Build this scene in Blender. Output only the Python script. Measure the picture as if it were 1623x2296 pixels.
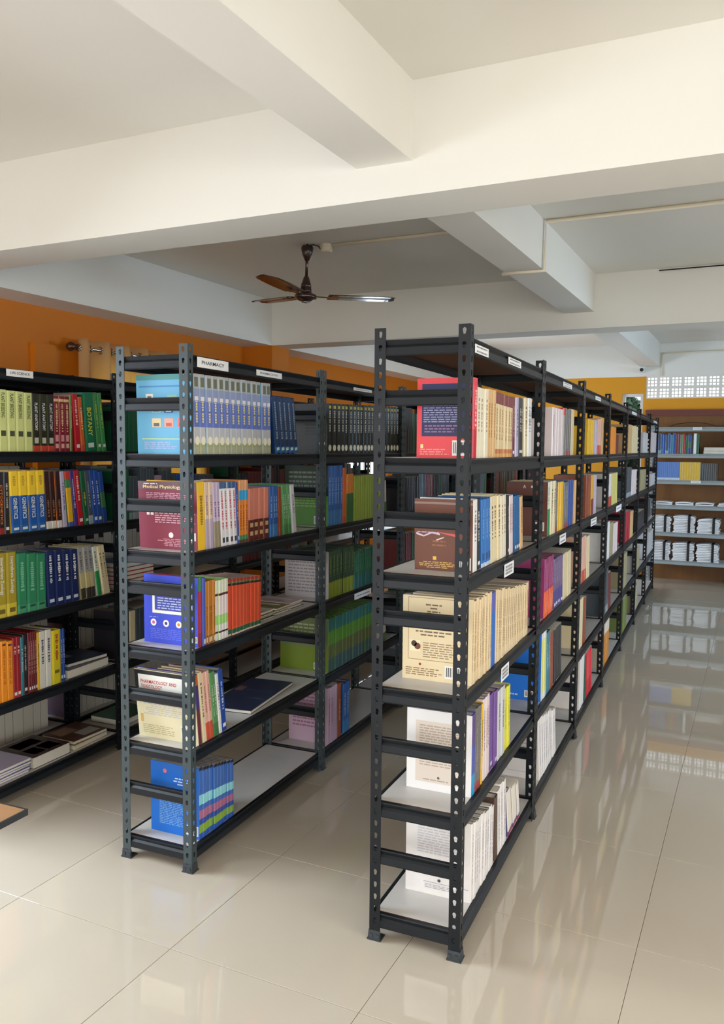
import bpy, bmesh, math, random
from mathutils import Vector, Matrix, Euler

# ------------------------------------------------------------------ clear
for o in list(bpy.data.objects):
    bpy.data.objects.remove(o)
scene = bpy.context.scene
COL = scene.collection
PI = math.pi
random.seed(7)

# ------------------------------------------------------------------ camera
FPX, YAW, PITCH, ROLL, CAMH = 1849.24, 0.41209, -0.07810, 0.00829, 1.46415
cam_data = bpy.data.cameras.new('camera')
cam = bpy.data.objects.new('camera', cam_data)
COL.objects.link(cam)
cam_data.sensor_fit = 'HORIZONTAL'
cam_data.sensor_width = 36.0
cam_data.lens = FPX * 36.0 / 1623.0
cam_data.clip_start = 0.05
_f = Vector((-math.sin(YAW) * math.cos(PITCH), math.cos(YAW) * math.cos(PITCH), math.sin(PITCH)))
_r = Vector((math.cos(YAW), math.sin(YAW), 0))
_u = _r.cross(_f)
_r2 = _r * math.cos(ROLL) + _u * math.sin(ROLL)
_u2 = _u * math.cos(ROLL) - _r * math.sin(ROLL)
_m = Matrix((_r2, _u2, -_f)).transposed().to_4x4()
_m.translation = Vector((0, 0, CAMH))
cam.matrix_world = _m
scene.camera = cam

BROT = -0.03714            # the racks stand two degrees off the building's axes


def to_world(p):
    cb, sb = math.cos(BROT), math.sin(BROT)
    return (p[0] * cb - p[1] * sb, p[0] * sb + p[1] * cb, p[2])


# ------------------------------------------------------------------ world, lights, exposure
world = bpy.data.worlds.new('sky')
scene.world = world
world.use_nodes = True
wn = world.node_tree.nodes
wl = world.node_tree.links
bg = wn['Background']
sky = wn.new('ShaderNodeTexSky')
sky.sky_type = 'HOSEK_WILKIE'
sky.turbidity = 6.0
sky.ground_albedo = 0.4
sky.sun_direction = Vector((0.3, -0.5, 0.8)).normalized()
mixw = wn.new('ShaderNodeMix')
mixw.data_type = 'RGBA'
mixw.inputs[0].default_value = 0.75
wl.new(sky.outputs[0], mixw.inputs[6])
mixw.inputs[7].default_value = (0.92, 0.96, 1.0, 1)
wl.new(mixw.outputs[2], bg.inputs[0])
bg.inputs[1].default_value = 3.0

vs = scene.view_settings
vs.view_transform = 'Standard'
vs.look = 'None'
vs.exposure = 0.0
vs.gamma = 1.0
vs.use_curve_mapping = False


def window_light(name, loc, rot, sx, sy, energy, color):
    l = bpy.data.lights.new(name, 'AREA')
    l.shape = 'RECTANGLE'
    l.size, l.size_y = sx, sy
    l.energy = energy
    l.color = color
    l.spread = math.radians(150)      # sky light falls downwards through a window
    o = bpy.data.objects.new(name, l)
    COL.objects.link(o)
    o.location = to_world(loc)
    o.rotation_euler = Euler((rot[0], rot[1], rot[2] + BROT))
    o['kind'] = 'helper'
    return o


DAY = (1.0, 0.985, 0.965)
WARM = (1.0, 0.95, 0.88)
COOL = (0.72, 0.86, 1.0)
BLUE = (0.50, 0.73, 1.0)
XL_WALL, XR_WALL, YB_WALL, YF_WALL = -3.95, 4.2, -3.2, 9.95
# daylight coming in through each window opening (lamps stand in the openings)
BACK_WIN = [(-2.4, 1.7), (0.3, 1.7), (2.8, 1.7)]
RIGHT_WIN = [(-1.6, 1.7), (0.6, 1.7), (4.3, 1.5), (6.9, 1.7)]
LEFT_WIN = [(-1.2, 1.8), (1.5, 1.6)]
for i, (x, w) in enumerate(BACK_WIN):
    window_light('daylight_back', (x, YB_WALL + .06, 1.12), (PI / 2 - .25, 0, 0), w, 2.05, [30, 34, 34][i], DAY)
for i, (y, w) in enumerate(RIGHT_WIN):
    window_light('daylight_right', (XR_WALL - .40, y, 1.5), (PI / 2 - .6, 0, PI / 2), w, 1.3, [29, 60, 8, 100][i], [WARM, WARM, WARM, BLUE][i])
for i, (y, w) in enumerate(LEFT_WIN):
    window_light('daylight_left', (XL_WALL + .40, y, 1.5), (PI / 2 - .6, 0, -PI / 2), w, 1.3, [38, 74][i], COOL)

window_light('daylight_left', (XL_WALL + .25, 8.25, 1.32), (PI / 2 - .05, 0, -PI / 2), 1.2, .8, 46, COOL)


# ------------------------------------------------------------------ materials
def lin(c):
    return tuple(((v / 255) / 12.92 if v / 255 <= .04045 else ((v / 255 + .055) / 1.055) ** 2.4) for v in c) + (1,)


_mats = {}


def mat(name, color, rough=.5, metal=0.0, noise=0.0, nscale=20.0, bump=0.0, spec=.5, stretch=None, transl=0.0, coat=0.0):
    key = (name, tuple(color), rough)
    if key in _mats:
        return _mats[key]
    m = bpy.data.materials.new(name)
    m.use_nodes = True
    nt = m.node_tree
    b = nt.nodes['Principled BSDF']
    b.inputs['Base Color'].default_value = lin(color)
    b.inputs['Roughness'].default_value = rough
    b.inputs['Metallic'].default_value = metal
    b.inputs['Specular IOR Level'].default_value = spec
    b.inputs['Coat Weight'].default_value = coat
    if transl:
        b.inputs['Transmission Weight'].default_value = transl
    if noise or bump:
        tc = nt.nodes.new('ShaderNodeTexCoord')
        mp = nt.nodes.new('ShaderNodeMapping')
        nz = nt.nodes.new('ShaderNodeTexNoise')
        nz.inputs['Scale'].default_value = nscale
        nz.inputs['Detail'].default_value = 3.0
        if stretch:
            mp.inputs['Scale'].default_value = stretch
        nt.links.new(tc.outputs['Object'], mp.inputs[0])
        nt.links.new(mp.outputs[0], nz.inputs['Vector'])
        if noise:
            mx = nt.nodes.new('ShaderNodeMix')
            mx.data_type = 'RGBA'
            c0 = lin(color)
            mx.inputs[6].default_value = tuple(v * (1 - noise) for v in c0[:3]) + (1,)
            mx.inputs[7].default_value = tuple(min(1, v * (1 + noise)) for v in c0[:3]) + (1,)
            nt.links.new(nz.outputs[0], mx.inputs[0])
            nt.links.new(mx.outputs[2], b.inputs['Base Color'])
        if bump:
            bp = nt.nodes.new('ShaderNodeBump')
            bp.inputs['Strength'].default_value = bump
            bp.inputs['Distance'].default_value = .002
            nt.links.new(nz.outputs[0], bp.inputs['Height'])
            nt.links.new(bp.outputs[0], b.inputs['Normal'])
    _mats[key] = m
    return m


M_WALLW = mat('white_distemper', (233, 231, 224), .85, noise=.03, nscale=1.5, bump=.05)
M_ORANGE = mat('orange_paint', (202, 116, 8), .55, noise=.04, nscale=2)
M_ORANGE_LIT = mat('orange_paint_lit', (222, 152, 20), .55, noise=.04, nscale=2)  # same orange paint, the light on the far wall put into its colour
M_TILE = mat('vitrified_tile', (206, 193, 174), .03, noise=.035, nscale=2.2, spec=1.0)
M_GROUT = mat('tile_grout', (165, 156, 144), .8)
M_STEEL = mat('slate_painted_steel', (62, 72, 75), .40, noise=.10, nscale=30, spec=.35)
M_STEELD = mat('charcoal_painted_steel', (20, 24, 29), .42, noise=.10, nscale=30, spec=.3)
M_FOOT = mat('scuffed_steel_foot', (52, 57, 62), .6, noise=.6, nscale=120)
M_LAM = mat('pale_laminate', (205, 200, 194), .45, noise=.04, nscale=25)
M_PLY = mat('brown_particle_board', (92, 58, 36), .7, noise=.2, nscale=30, stretch=(1, 8, 1))
M_GSTEEL = mat('grey_painted_steel', (150, 158, 158), .4, noise=.05, nscale=20)
M_PAGES = mat('page_block', (226, 218, 202), .8, noise=.16, nscale=9, stretch=(1, 60, 1))
M_PAPER = mat('white_paper', (236, 235, 236), .7, noise=.04, nscale=30)
M_INK = mat('black_ink', (22, 22, 24), .6)
M_GREYINK = mat('grey_ink', (120, 116, 116), .6)
M_CHROME = mat('chrome', (190, 188, 182), .2, metal=1.0)
M_FAN = mat('brown_enamel', (52, 28, 22), .25, noise=.05, spec=.6, coat=.3)
M_PVC = mat('cream_pvc', (232, 220, 196), .45)
M_WFRAME = mat('white_window_frame', (228, 232, 234), .4)
M_WOOD = mat('brown_plywood', (128, 84, 40), .5, noise=.22, nscale=4, stretch=(6, 6, .6))
M_MAROON = mat('maroon_board', (112, 58, 48), .5, noise=.08)
M_DESK = mat('desk_laminate', (176, 128, 84), .35, noise=.12, nscale=6, stretch=(1, 12, 1))
M_BLACK = mat('black_plastic', (20, 20, 22), .4)


def cover_mat(c):
    return mat('book_cover', c, .36, noise=.07, nscale=35)


def print_mat(c):
    return mat('print', c, .5)


# ------------------------------------------------------------------ mesh helpers
def mesh_from(name, verts, faces, mats, idx=None, smooth=False):
    me = bpy.data.meshes.new(name)
    me.from_pydata([tuple(v) for v in verts], [], faces)
    for m in mats:
        me.materials.append(m)
    if idx:
        me.polygons.foreach_set('material_index', idx)
    if smooth:
        me.polygons.foreach_set('use_smooth', [True] * len(me.polygons))
    me.update()
    return me


def fix_normals(me):
    bm = bmesh.new()
    bm.from_mesh(me)
    bmesh.ops.recalc_face_normals(bm, faces=bm.faces)
    bm.to_mesh(me)
    bm.free()
    return me


def link(name, me, parent=None, loc=(0, 0, 0), rot=(0, 0, 0)):
    o = bpy.data.objects.new(name, me)
    COL.objects.link(o)
    o.location = loc
    o.rotation_euler = rot
    if parent:
        o.parent = parent
    return o


def empty(name, loc=(0, 0, 0), rot=(0, 0, 0)):
    o = bpy.data.objects.new(name, None)
    o.empty_display_size = .05
    COL.objects.link(o)
    o.location = loc
    o.rotation_euler = rot
    return o


def tag(o, label=None, cat=None, group=None, kind=None):
    if label:
        o['label'] = label
    if cat:
        o['category'] = cat
    if group:
        o['group'] = group
    if kind:
        o['kind'] = kind
    return o


class MB:
    """collects boxes, tubes and prisms into one mesh"""

    def __init__(s):
        s.v, s.f, s.i = [], [], []

    def box(s, a, b, mi=0, top=None, bottom=None):
        x0, y0, z0 = a
        x1, y1, z1 = b
        n = len(s.v)
        s.v += [(x0, y0, z0), (x1, y0, z0), (x1, y1, z0), (x0, y1, z0), (x0, y0, z1), (x1, y0, z1), (x1, y1, z1), (x0, y1, z1)]
        s.f += [(n, n + 3, n + 2, n + 1), (n + 4, n + 5, n + 6, n + 7), (n, n + 1, n + 5, n + 4), (n + 1, n + 2, n + 6, n + 5), (n + 2, n + 3, n + 7, n + 6), (n + 3, n, n + 4, n + 7)]
        s.i += [mi if bottom is None else bottom, mi if top is None else top, mi, mi, mi, mi]
        return s

    def quad(s, p, mi=0):
        n = len(s.v)
        s.v += p
        s.f.append(tuple(range(n, n + len(p))))
        s.i.append(mi)
        return s

    def prism_y(s, prof, y0, y1, mi=0):
        """closed (x,z) profile swept along y"""
        n = len(s.v)
        k = len(prof)
        s.v += [(x, y0, z) for x, z in prof] + [(x, y1, z) for x, z in prof]
        for j in range(k):
            q = (j + 1) % k
            s.f.append((n + j, n + q, n + k + q, n + k + j))
            s.i.append(mi)
        s.f.append(tuple(n + j for j in range(k))[::-1])
        s.f.append(tuple(n + k + j for j in range(k)))
        s.i += [mi, mi]
        return s

    def prism_x(s, prof, x0, x1, mi=0):
        n = len(s.v)
        k = len(prof)
        s.v += [(x0, y, z) for y, z in prof] + [(x1, y, z) for y, z in prof]
        for j in range(k):
            q = (j + 1) % k
            s.f.append((n + j, n + k + j, n + k + q, n + q))
            s.i.append(mi)
        s.f.append(tuple(n + j for j in range(k)))
        s.f.append(tuple(n + k + j for j in range(k))[::-1])
        s.i += [mi, mi]
        return s

    def lathe(s, prof, c=(0, 0, 0), seg=20, mi=0):
        n = len(s.v)
        for r, z in prof:
            for j in range(seg):
                a = 2 * PI * j / seg
                s.v.append((c[0] + r * math.cos(a), c[1] + r * math.sin(a), c[2] + z))
        for k in range(len(prof) - 1):
            for j in range(seg):
                q = (j + 1) % seg
                s.f.append((n + k * seg + j, n + k * seg + q, n + (k + 1) * seg + q, n + (k + 1) * seg + j))
                s.i.append(mi)
        s.f.append(tuple(n + j for j in range(seg))[::-1])
        s.f.append(tuple(n + (len(prof) - 1) * seg + j for j in range(seg)))
        s.i += [mi, mi]
        return s

    def tube(s, pts, r, seg=8, mi=0):
        n = len(s.v)
        pts = [Vector(p) for p in pts]
        for k, p in enumerate(pts):
            d = (pts[min(k + 1, len(pts) - 1)] - pts[max(k - 1, 0)]).normalized()
            a = d.orthogonal().normalized() if abs(d.z) > .9 else d.cross(Vector((0, 0, 1))).normalized()
            b = d.cross(a)
            for j in range(seg):
                t = 2 * PI * j / seg
                s.v.append(tuple(p + a * (r * math.cos(t)) + b * (r * math.sin(t))))
        for k in range(len(pts) - 1):
            for j in range(seg):
                q = (j + 1) % seg
                s.f.append((n + k * seg + j, n + k * seg + q, n + (k + 1) * seg + q, n + (k + 1) * seg + j))
                s.i.append(mi)
        s.f.append(tuple(n + j for j in range(seg))[::-1])
        s.f.append(tuple(n + (len(pts) - 1) * seg + j for j in range(seg)))
        s.i += [mi, mi]
        return s

    def mesh(s, name, mats, smooth=False, fix=True):
        me = mesh_from(name, s.v, s.f, mats, s.i, smooth)
        return fix_normals(me) if fix else me

    def build(s, name, mats, parent=None, loc=(0, 0, 0), rot=(0, 0, 0), smooth=False):
        return link(name, s.mesh(name, mats, smooth), parent, loc, rot)


_txt = {}


def text_pts(body):
    """flat glyph outlines of a string, normalised to a unit-height box"""
    if body not in _txt:
        cu = bpy.data.curves.new('glyphs', 'FONT')
        cu.body = body
        cu.resolution_u = 2
        cu.offset = .012
        ob = bpy.data.objects.new('glyphs', cu)
        me = bpy.data.meshes.new_from_object(ob)
        vs_ = [tuple(v.co) for v in me.vertices]
        fs_ = [tuple(p.vertices) for p in me.polygons]
        bpy.data.objects.remove(ob)
        bpy.data.curves.remove(cu)
        bpy.data.meshes.remove(me)
        x0, x1 = min(v[0] for v in vs_), max(v[0] for v in vs_)
        y0, y1 = min(v[1] for v in vs_), max(v[1] for v in vs_)
        _txt[body] = ([((v[0] - x0) / (x1 - x0), (v[1] - y0) / (y1 - y0)) for v in vs_], fs_)
    return _txt[body]


def put_text(mb, body, o, ax, up, w, h, mi=0):
    """text fitted in a w x h box whose lower-left corner is o"""
    vs_, fs_ = text_pts(body)
    n = len(mb.v)
    o, ax, up = Vector(o), Vector(ax), Vector(up)
    mb.v += [tuple(o + ax * (x * w) + up * (y * h)) for x, y in vs_]
    mb.f += [tuple(n + k for k in f) for f in fs_]
    mb.i += [mi] * len(fs_)


_ONES = 'zeroth first second third fourth fifth sixth seventh eighth ninth tenth eleventh twelfth thirteenth fourteenth fifteenth sixteenth seventeenth eighteenth nineteenth twentieth'.split()


def ordinal(n):
    if n <= 20:
        return _ONES[n]
    tens = {2: 'twent', 3: 'thirt', 4: 'fort'}[n // 10]
    return tens + 'ieth' if n % 10 == 0 else tens + 'y-' + _ONES[n % 10]


# ================================================================== THE SETTING
ZC, ZB, ZX = 2.663, 2.297, 2.408          # slab, main beam soffit, cross beam soffit


def structure(name, mb, mats, smooth=False, parent=None):
    o = mb.build(name, mats, parent, rot=(0, 0, 0 if parent else BROT), smooth=smooth)
    if not parent:
        o['kind'] = 'structure'
    return o


def wall_cells(axis, at, thick, u0, u1, z0, z1, holes):
    """wall slab with rectangular openings; holes are (u0,u1,z0,z1)"""
    us = sorted({u0, u1, *[h[0] for h in holes], *[h[1] for h in holes]})
    zs = sorted({z0, z1, *[h[2] for h in holes], *[h[3] for h in holes]})
    mb = MB()
    for a, b in zip(us, us[1:]):
        run = None
        for c, d in zip(zs, zs[1:]):
            hole = any(h[0] - 1e-6 <= a and b <= h[1] + 1e-6 and h[2] - 1e-6 <= c and d <= h[3] + 1e-6 for h in holes)
            if hole:
                continue
            if axis == 'x':
                mb.box((at, a, c), (at + thick, b, d))
            else:
                mb.box((a, at, c), (b, at + thick, d))
    return mb


# floor: grout bed and one object per tile
TS = 0.612
floor = structure('floor', MB().box((XL_WALL - .2, YB_WALL - .2, -.12), (XR_WALL + .2, YF_WALL + .2, -.0035)), [M_GROUT])
tx0, ty0 = -0.270 - 7 * TS, 2.447 - 10 * TS
tile_me = None
g = .0008
for i in range(15):
    for j in range(23):
        x0, y0 = tx0 + i * TS, ty0 + j * TS
        if x0 > 3.2 or x0 + TS < XL_WALL or y0 > YF_WALL or y0 < -2.4:
            continue
        w = min(TS, XR_WALL - x0) - 2 * g
        if tile_me is None:
            a, b, e = TS - 2 * g, .0035, .0008
            v = [(0, 0, -b), (a, 0, -b), (a, a, -b), (0, a, -b), (0, 0, -e), (a, 0, -e), (a, a, -e), (0, a, -e), (e, e, 0), (a - e, e, 0), (a - e, a - e, 0), (e, a - e, 0)]
            f = [(0, 1, 5, 4), (1, 2, 6, 5), (2, 3, 7, 6), (3, 0, 4, 7), (4, 5, 9, 8), (5, 6, 10, 9), (6, 7, 11, 10), (7, 4, 8, 11), (8, 9, 10, 11)]
            tile_me = mesh_from('tile', v, f, [M_TILE])
        t = link('tile', tile_me, floor, (x0 + g, y0 + g, 0))

structure('ceiling', MB().box((XL_WALL - .2, YB_WALL - .2, ZC), (XR_WALL + .2, YF_WALL + .2, ZC + .15)), [M_WALLW])
# beams
structure('trim_1', MB().box((XL_WALL, 2.589, ZB), (XR_WALL, 2.858, ZC)), [M_WALLW])
structure('trim_2', MB().box((XL_WALL, 5.881, ZB), (XR_WALL, 6.15, ZC)), [M_WALLW])
structure('trim_3', MB().box((XL_WALL, YF_WALL - .004, ZB), (XR_WALL, YF_WALL + .10, ZC)), [M_WALLW])
structure('trim_4', MB().box((XL_WALL - .2, YB_WALL, ZB), (-3.672, 2.589, ZC)).box((XL_WALL - .2, 2.858, ZB), (-3.672, 5.881, ZC)).box((XL_WALL - .2, 6.15, ZB), (-3.672, YF_WALL, ZC)), [M_WALLW])
structure('trim_5', MB().box((-1.280, YB_WALL, ZX), (-1.076, 2.589, ZC)).box((-1.280, 2.858, ZX), (-1.076, 5.881, ZC)).box((-1.280, 6.15, ZX), (-1.076, YF_WALL, ZC)), [M_WALLW])
structure('trim_6', MB().box((2.15, YB_WALL, ZX), (2.354, 2.589, ZC)).box((2.15, 2.858, ZX), (2.354, 5.881, ZC)).box((2.15, 6.15, ZX), (2.354, YF_WALL, ZC)), [M_WALLW])
# column under the second beam and the pilaster by the curtained window
structure('trim_7', MB().box((XL_WALL, 5.881, 0), (-3.672, 6.15, ZB)), [M_ORANGE])
structure('trim_8', MB().box((XL_WALL, 3.62, 0), (XL_WALL + .04, 3.79, 2.07)), [M_ORANGE])

lw = [(4.1, 5.35, .85, 2.03), (7.6, 8.9, .9, 1.72)]
lw2 = [(y - w / 2, y + w / 2, .85, 2.15) for y, w in LEFT_WIN]
structure('wall_left', wall_cells('x', XL_WALL - .2, .2, YB_WALL - .2, YF_WALL + .2, 0, ZB, lw + lw2), [M_ORANGE])
structure('wall_right', wall_cells('x', XR_WALL, .2, YB_WALL - .2, YF_WALL + .2, 0, ZC, [(y - w / 2, y + w / 2, .85, 2.15) for y, w in RIGHT_WIN]), [M_WALLW])
structure('wall_back', wall_cells('y', YB_WALL - .2, .2, XL_WALL, XR_WALL, 0, ZC, [(x - w / 2, x + w / 2, .09, 2.15) for x, w in BACK_WIN]), [M_WALLW])
JX0, JX1, JZ0, JZ1 = -1.214, 1.386, 2.044, ZB
structure('wall_far', wall_cells('y', YF_WALL, .10, XL_WALL, XR_WALL, 0, ZB, [(-1.475, -1.240, 1.15, 2.105), (JX0, JX1, JZ0, JZ1)]), [M_ORANGE_LIT])
# plywood panel on the far wall behind the grey shelves, with its maroon rail
structure('trim_9', MB().box((-1.20, YF_WALL - .02, 0), (1.7, YF_WALL - .001, 1.845)), [M_WOOD])
structure('trim_10', MB().box((-1.205, YF_WALL - .05, 1.845), (1.7, YF_WALL - .001, 1.915)), [M_MAROON])


# window units: frame and glass
def glass_mat():
    m = bpy.data.materials.new('window_glass')
    m.use_nodes = True
    nt = m.node_tree
    b = nt.nodes['Principled BSDF']
    b.inputs['Base Color'].default_value = (.9, .95, .95, 1)
    b.inputs['Roughness'].default_value = .02
    b.inputs['Transmission Weight'].default_value = 1
    b.inputs['IOR'].default_value = 1.05
    return m


M_GLASS = glass_mat()


def window_unit(n, axis, at, u0, u1, z0, z1, mull=1, glass=True):
    r = empty('window_%d' % n, (0, 0, 0), (0, 0, BROT))
    r['kind'] = 'structure'
    fr = .035

    def bar(name, a, b, c, d, t=.03, m=M_WFRAME):
        mb = MB()
        if axis == 'x':
            mb.box((at - t / 2, a, c), (at + t / 2, b, d))
        else:
            mb.box((a, at - t / 2, c), (b, at + t / 2, d))
        return mb.build(name, [m], r)
    bar('sill_rail', u0, u1, z0, z0 + fr)
    bar('head_rail', u0, u1, z1 - fr, z1)
    bar('stile', u0, u0 + fr, z0 + fr, z1 - fr)
    bar('stile', u1 - fr, u1, z0 + fr, z1 - fr)
    w = (u1 - u0) / (mull + 1)
    for k in range(mull):
        bar('mullion', u0 + w * (k + 1) - .015, u0 + w * (k + 1) + .015, z0 + fr, z1 - fr)
    if glass:
        for k in range(mull + 1):
            bar('pane', u0 + w * k + fr * .5, u0 + w * (k + 1) - fr * .5, z0 + fr * .6, z1 - fr * .6, .005, M_GLASS)
    return r


window_unit(1, 'y', YF_WALL + .05, -1.475, -1.240, 1.15, 2.105, 0)
window_unit(2, 'x', XL_WALL - .1, 4.1, 5.35, .85, 2.03, 1)
window_unit(3, 'x', XL_WALL - .1, 7.6, 8.9, .9, 1.72, 2)
wn_ = 4
for y, w in LEFT_WIN:
    window_unit(wn_, 'x', XL_WALL - .1, y - w / 2, y + w / 2, .85, 2.15, 1)
    wn_ += 1
for y, w in RIGHT_WIN:
    window_unit(wn_, 'x', XR_WALL + .1, y - w / 2, y + w / 2, .85, 2.15, 1)
    wn_ += 1
for x, w in BACK_WIN:
    window_unit(wn_, 'y', YB_WALL - .1, x - w / 2, x + w / 2, .09, 2.15, 1)
    wn_ += 1

# pierced ventilation blocks over the far shelves
jr = empty('window_%d' % wn_, (0, 0, 0), (0, 0, BROT))
jr['kind'] = 'structure'
BW, BH, BD = .130, (JZ1 - JZ0) / 2, .03


def pierced_block():
    mb = MB()
    xs = [0, .017, .039, .050, .080, .091, .113, .130]
    zs = [v * BH / .130 for v in xs]
    for a in range(7):
        for c in range(7):
            if a % 2 == 1 and c % 2 == 1:
                continue
            mb.box((xs[a], 0, zs[c]), (xs[a + 1], BD, zs[c + 1]))
    me = mb.mesh('ventilation_block', [mat('whitewashed_block', (232, 228, 220), .8)], fix=False)
    bm = bmesh.new()
    bm.from_mesh(me)
    bmesh.ops.remove_doubles(bm, verts=bm.verts, dist=1e-5)
    # drop the faces shared by two neighbouring bars
    seen = {}
    for f in bm.faces:
        seen.setdefault(tuple(sorted(v.index for v in f.verts)), []).append(f)
    bmesh.ops.delete(bm, geom=[f for fs in seen.values() if len(fs) > 1 for f in fs], context='FACES')
    bmesh.ops.recalc_face_normals(bm, faces=bm.faces)
    bm.to_mesh(me)
    bm.free()
    return me


pb = pierced_block()
for i in range(20):
    for j in range(2):
        link('ventilation_block', pb, jr, (JX0 + i * BW, YF_WALL + .006, JZ0 + j * BH))


# ================================================================== SLOTTED STEEL RACKS
LEVELS = [1.766, 1.436, 1.106, .770, .426, .085]
MIDS = [1.625, 1.283, .998, .620, .281]
HP = 1.795


def post_mesh(name, m, height=HP, wx=.034, wy=.030, pitch=.0374):
    """slotted L angle: outer corner on the origin, flanges along -x and +y, keyhole slots through both"""
    bm = bmesh.new()
    n = int(round(height / pitch))
    ph = height / n
    th = .002
    key = []
    for a in (200, 160, 110, 70, 20, -20):     # round head of the keyhole
        key.append((.0058 * math.cos(math.radians(a)), .0058 * math.sin(math.radians(a)) + .004))
    key += [(.003, -.008), (-.003, -.008)]
    for axis, w in (('x', wx), ('y', wy)):
        def P3(u, z, dpt):
            return (-u, dpt, z) if axis == 'x' else (-dpt, u, z)
        for k in range(n):
            z0, z1 = k * ph, (k + 1) * ph
            cz = (z0 + z1) / 2
            cu = w * .52
            out = [(0, cz - ph * .2), (0, cz + ph * .25), (cu - .003, z1), (cu + .003, z1), (w, cz + ph * .25), (w, cz - ph * .2), (w, z0), (0, z0)]
            out = [(0, cz), (0, z1), (w * .35, z1), (w * .65, z1), (w, z1), (w, cz), (w, z0), (0, z0)]
            hole = [(cu + p[0], cz + p[1]) for p in key]
            fo = [bm.verts.new(P3(u, z, 0)) for u, z in out]
            fi = [bm.verts.new(P3(u, z, 0)) for u, z in hole]
            bo = [bm.verts.new(P3(u, z, th)) for u, z in out]
            bi = [bm.verts.new(P3(u, z, th)) for u, z in hole]
            for j in range(8):
                q = (j + 1) % 8
                bm.faces.new((fo[j], fo[q], fi[q], fi[j]))
                bm.faces.new((bo[q], bo[j], bi[j], bi[q]))
                bm.faces.new((fi[j], fi[q], bi[q], bi[j]))
            bm.faces.new((fo[4], fo[5], bo[5], bo[4]))
            bm.faces.new((fo[5], fo[6], bo[6], bo[5]))
            if k == n - 1:
                for j in (1, 2, 3):
                    bm.faces.new((fo[j], fo[j + 1], bo[j + 1], bo[j]))
    bmesh.ops.remove_doubles(bm, verts=bm.verts, dist=1e-5)
    me = bpy.data.meshes.new(name)
    bm.to_mesh(me)
    bm.free()
    me.materials.append(m)
    return me


def foot_mesh(m):
    mb = MB()
    mb.box((-.038, -.005, 0), (.006, .034, .004))
    mb.prism_x([(-.0035, .003), (.003, .003), (.003, .030), (-.0012, .030)], -.035, .0018)
    mb.prism_y([(.0042, .003), (.0016, .030), (-.003, .030), (-.003, .003)], -.001, .031)
    mb.box((-.034, -.0055, .010), (-.024, -.0015, .020)).box((-.012, -.0055, .010), (-.004, -.0015, .020))
    return mb.mesh('foot', [m])


# beam profile, (outward, z) with z = 0 on the shelf top
BEAM = [(-.012, 0), (.0, 0), (.001, -.003), (-.0045, -.014), (.0015, -.021), (.003, -.040), (.001, -.044), (-.012, -.044), (-.012, -.038), (-.003, -.038)]
_rack = {}


def make_rack(name, label, x, y, nb, D, B=1.0, levels=LEVELS, mids=MIDS, hp=HP, m=M_STEEL, beam_m=None, rotz=0.0, close_first=True, loc=None):
    """right-hand long face on local x = 0, rack runs along +y; every post, rail, beam, panel a part"""
    beam_m = beam_m or m
    r = empty(name, loc if loc else (x, y, 0), (0, 0, rotz))
    tag(r, label, 'bookshelf')
    kp = ('p', m.name, hp)
    if kp not in _rack:
        _rack[kp] = post_mesh('post', m, hp)
        _rack[('f', m.name)] = foot_mesh(M_FOOT if m is not M_GSTEEL else m)
    pm, fm = _rack[kp], _rack[('f', m.name)]
    for k in range(nb + 1):
        for side in (0, 1):
            for flip in ((0,) if k == 0 else (1,) if k == nb else (1, 0)):
                px, py = (0 if side == 0 else -D), k * B + (.0012 if not flip and k else -.0012 if flip else 0)
                sc = (1 if side == 0 else -1, -1 if flip else 1, 1)
                o = link('post', pm, r, (px, py, .004))
                o.scale = sc
                if k in (0, nb) or not flip:
                    o2 = link('foot', fm, r, (px, py, 0))
                    o2.scale = sc
    kb = ('beam', beam_m.name, B)
    if kb not in _rack:
        _rack[kb] = MB().prism_y([(a - .004, b) for a, b in BEAM], .003, B - .003).mesh('shelf_beam', [beam_m])
        _rack[('rail', beam_m.name, D)] = None
    kr = ('rail', beam_m.name, D)
    if not _rack.get(kr):
        _rack[kr] = MB().prism_x([(-(a - .004), b) for a, b in BEAM][::-1], -D + .006, -.006).mesh('end_rail', [beam_m])
    kpn = ('panel', D, B)
    if kpn not in _rack:
        _rack[kpn] = MB().box((-D + .0165, .018, -.018), (-.0165, B - .018, 0), mi=1, top=0).mesh('shelf_panel', [M_LAM, M_PLY])
    for k in range(nb + 1):
        zs = [z - .001 for z in levels] + list(mids)
        for z in zs:
            if k < nb:
                link('end_rail', _rack[kr], r, (0, k * B, z))
            if k == nb:
                o = link('end_rail', _rack[kr], r, (0, k * B, z))
                o.scale = (1, -1, 1)
    for k in range(nb):
        for z in levels:
            link('shelf_beam', _rack[kb], r, (0, k * B, z - .001))
            o = link('shelf_beam', _rack[kb], r, (-D, k * B, z - .001))
            o.scale = (-1, 1, 1)
            link('shelf_panel', _rack[kpn], r, (0, k * B, z))
    return r


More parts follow.
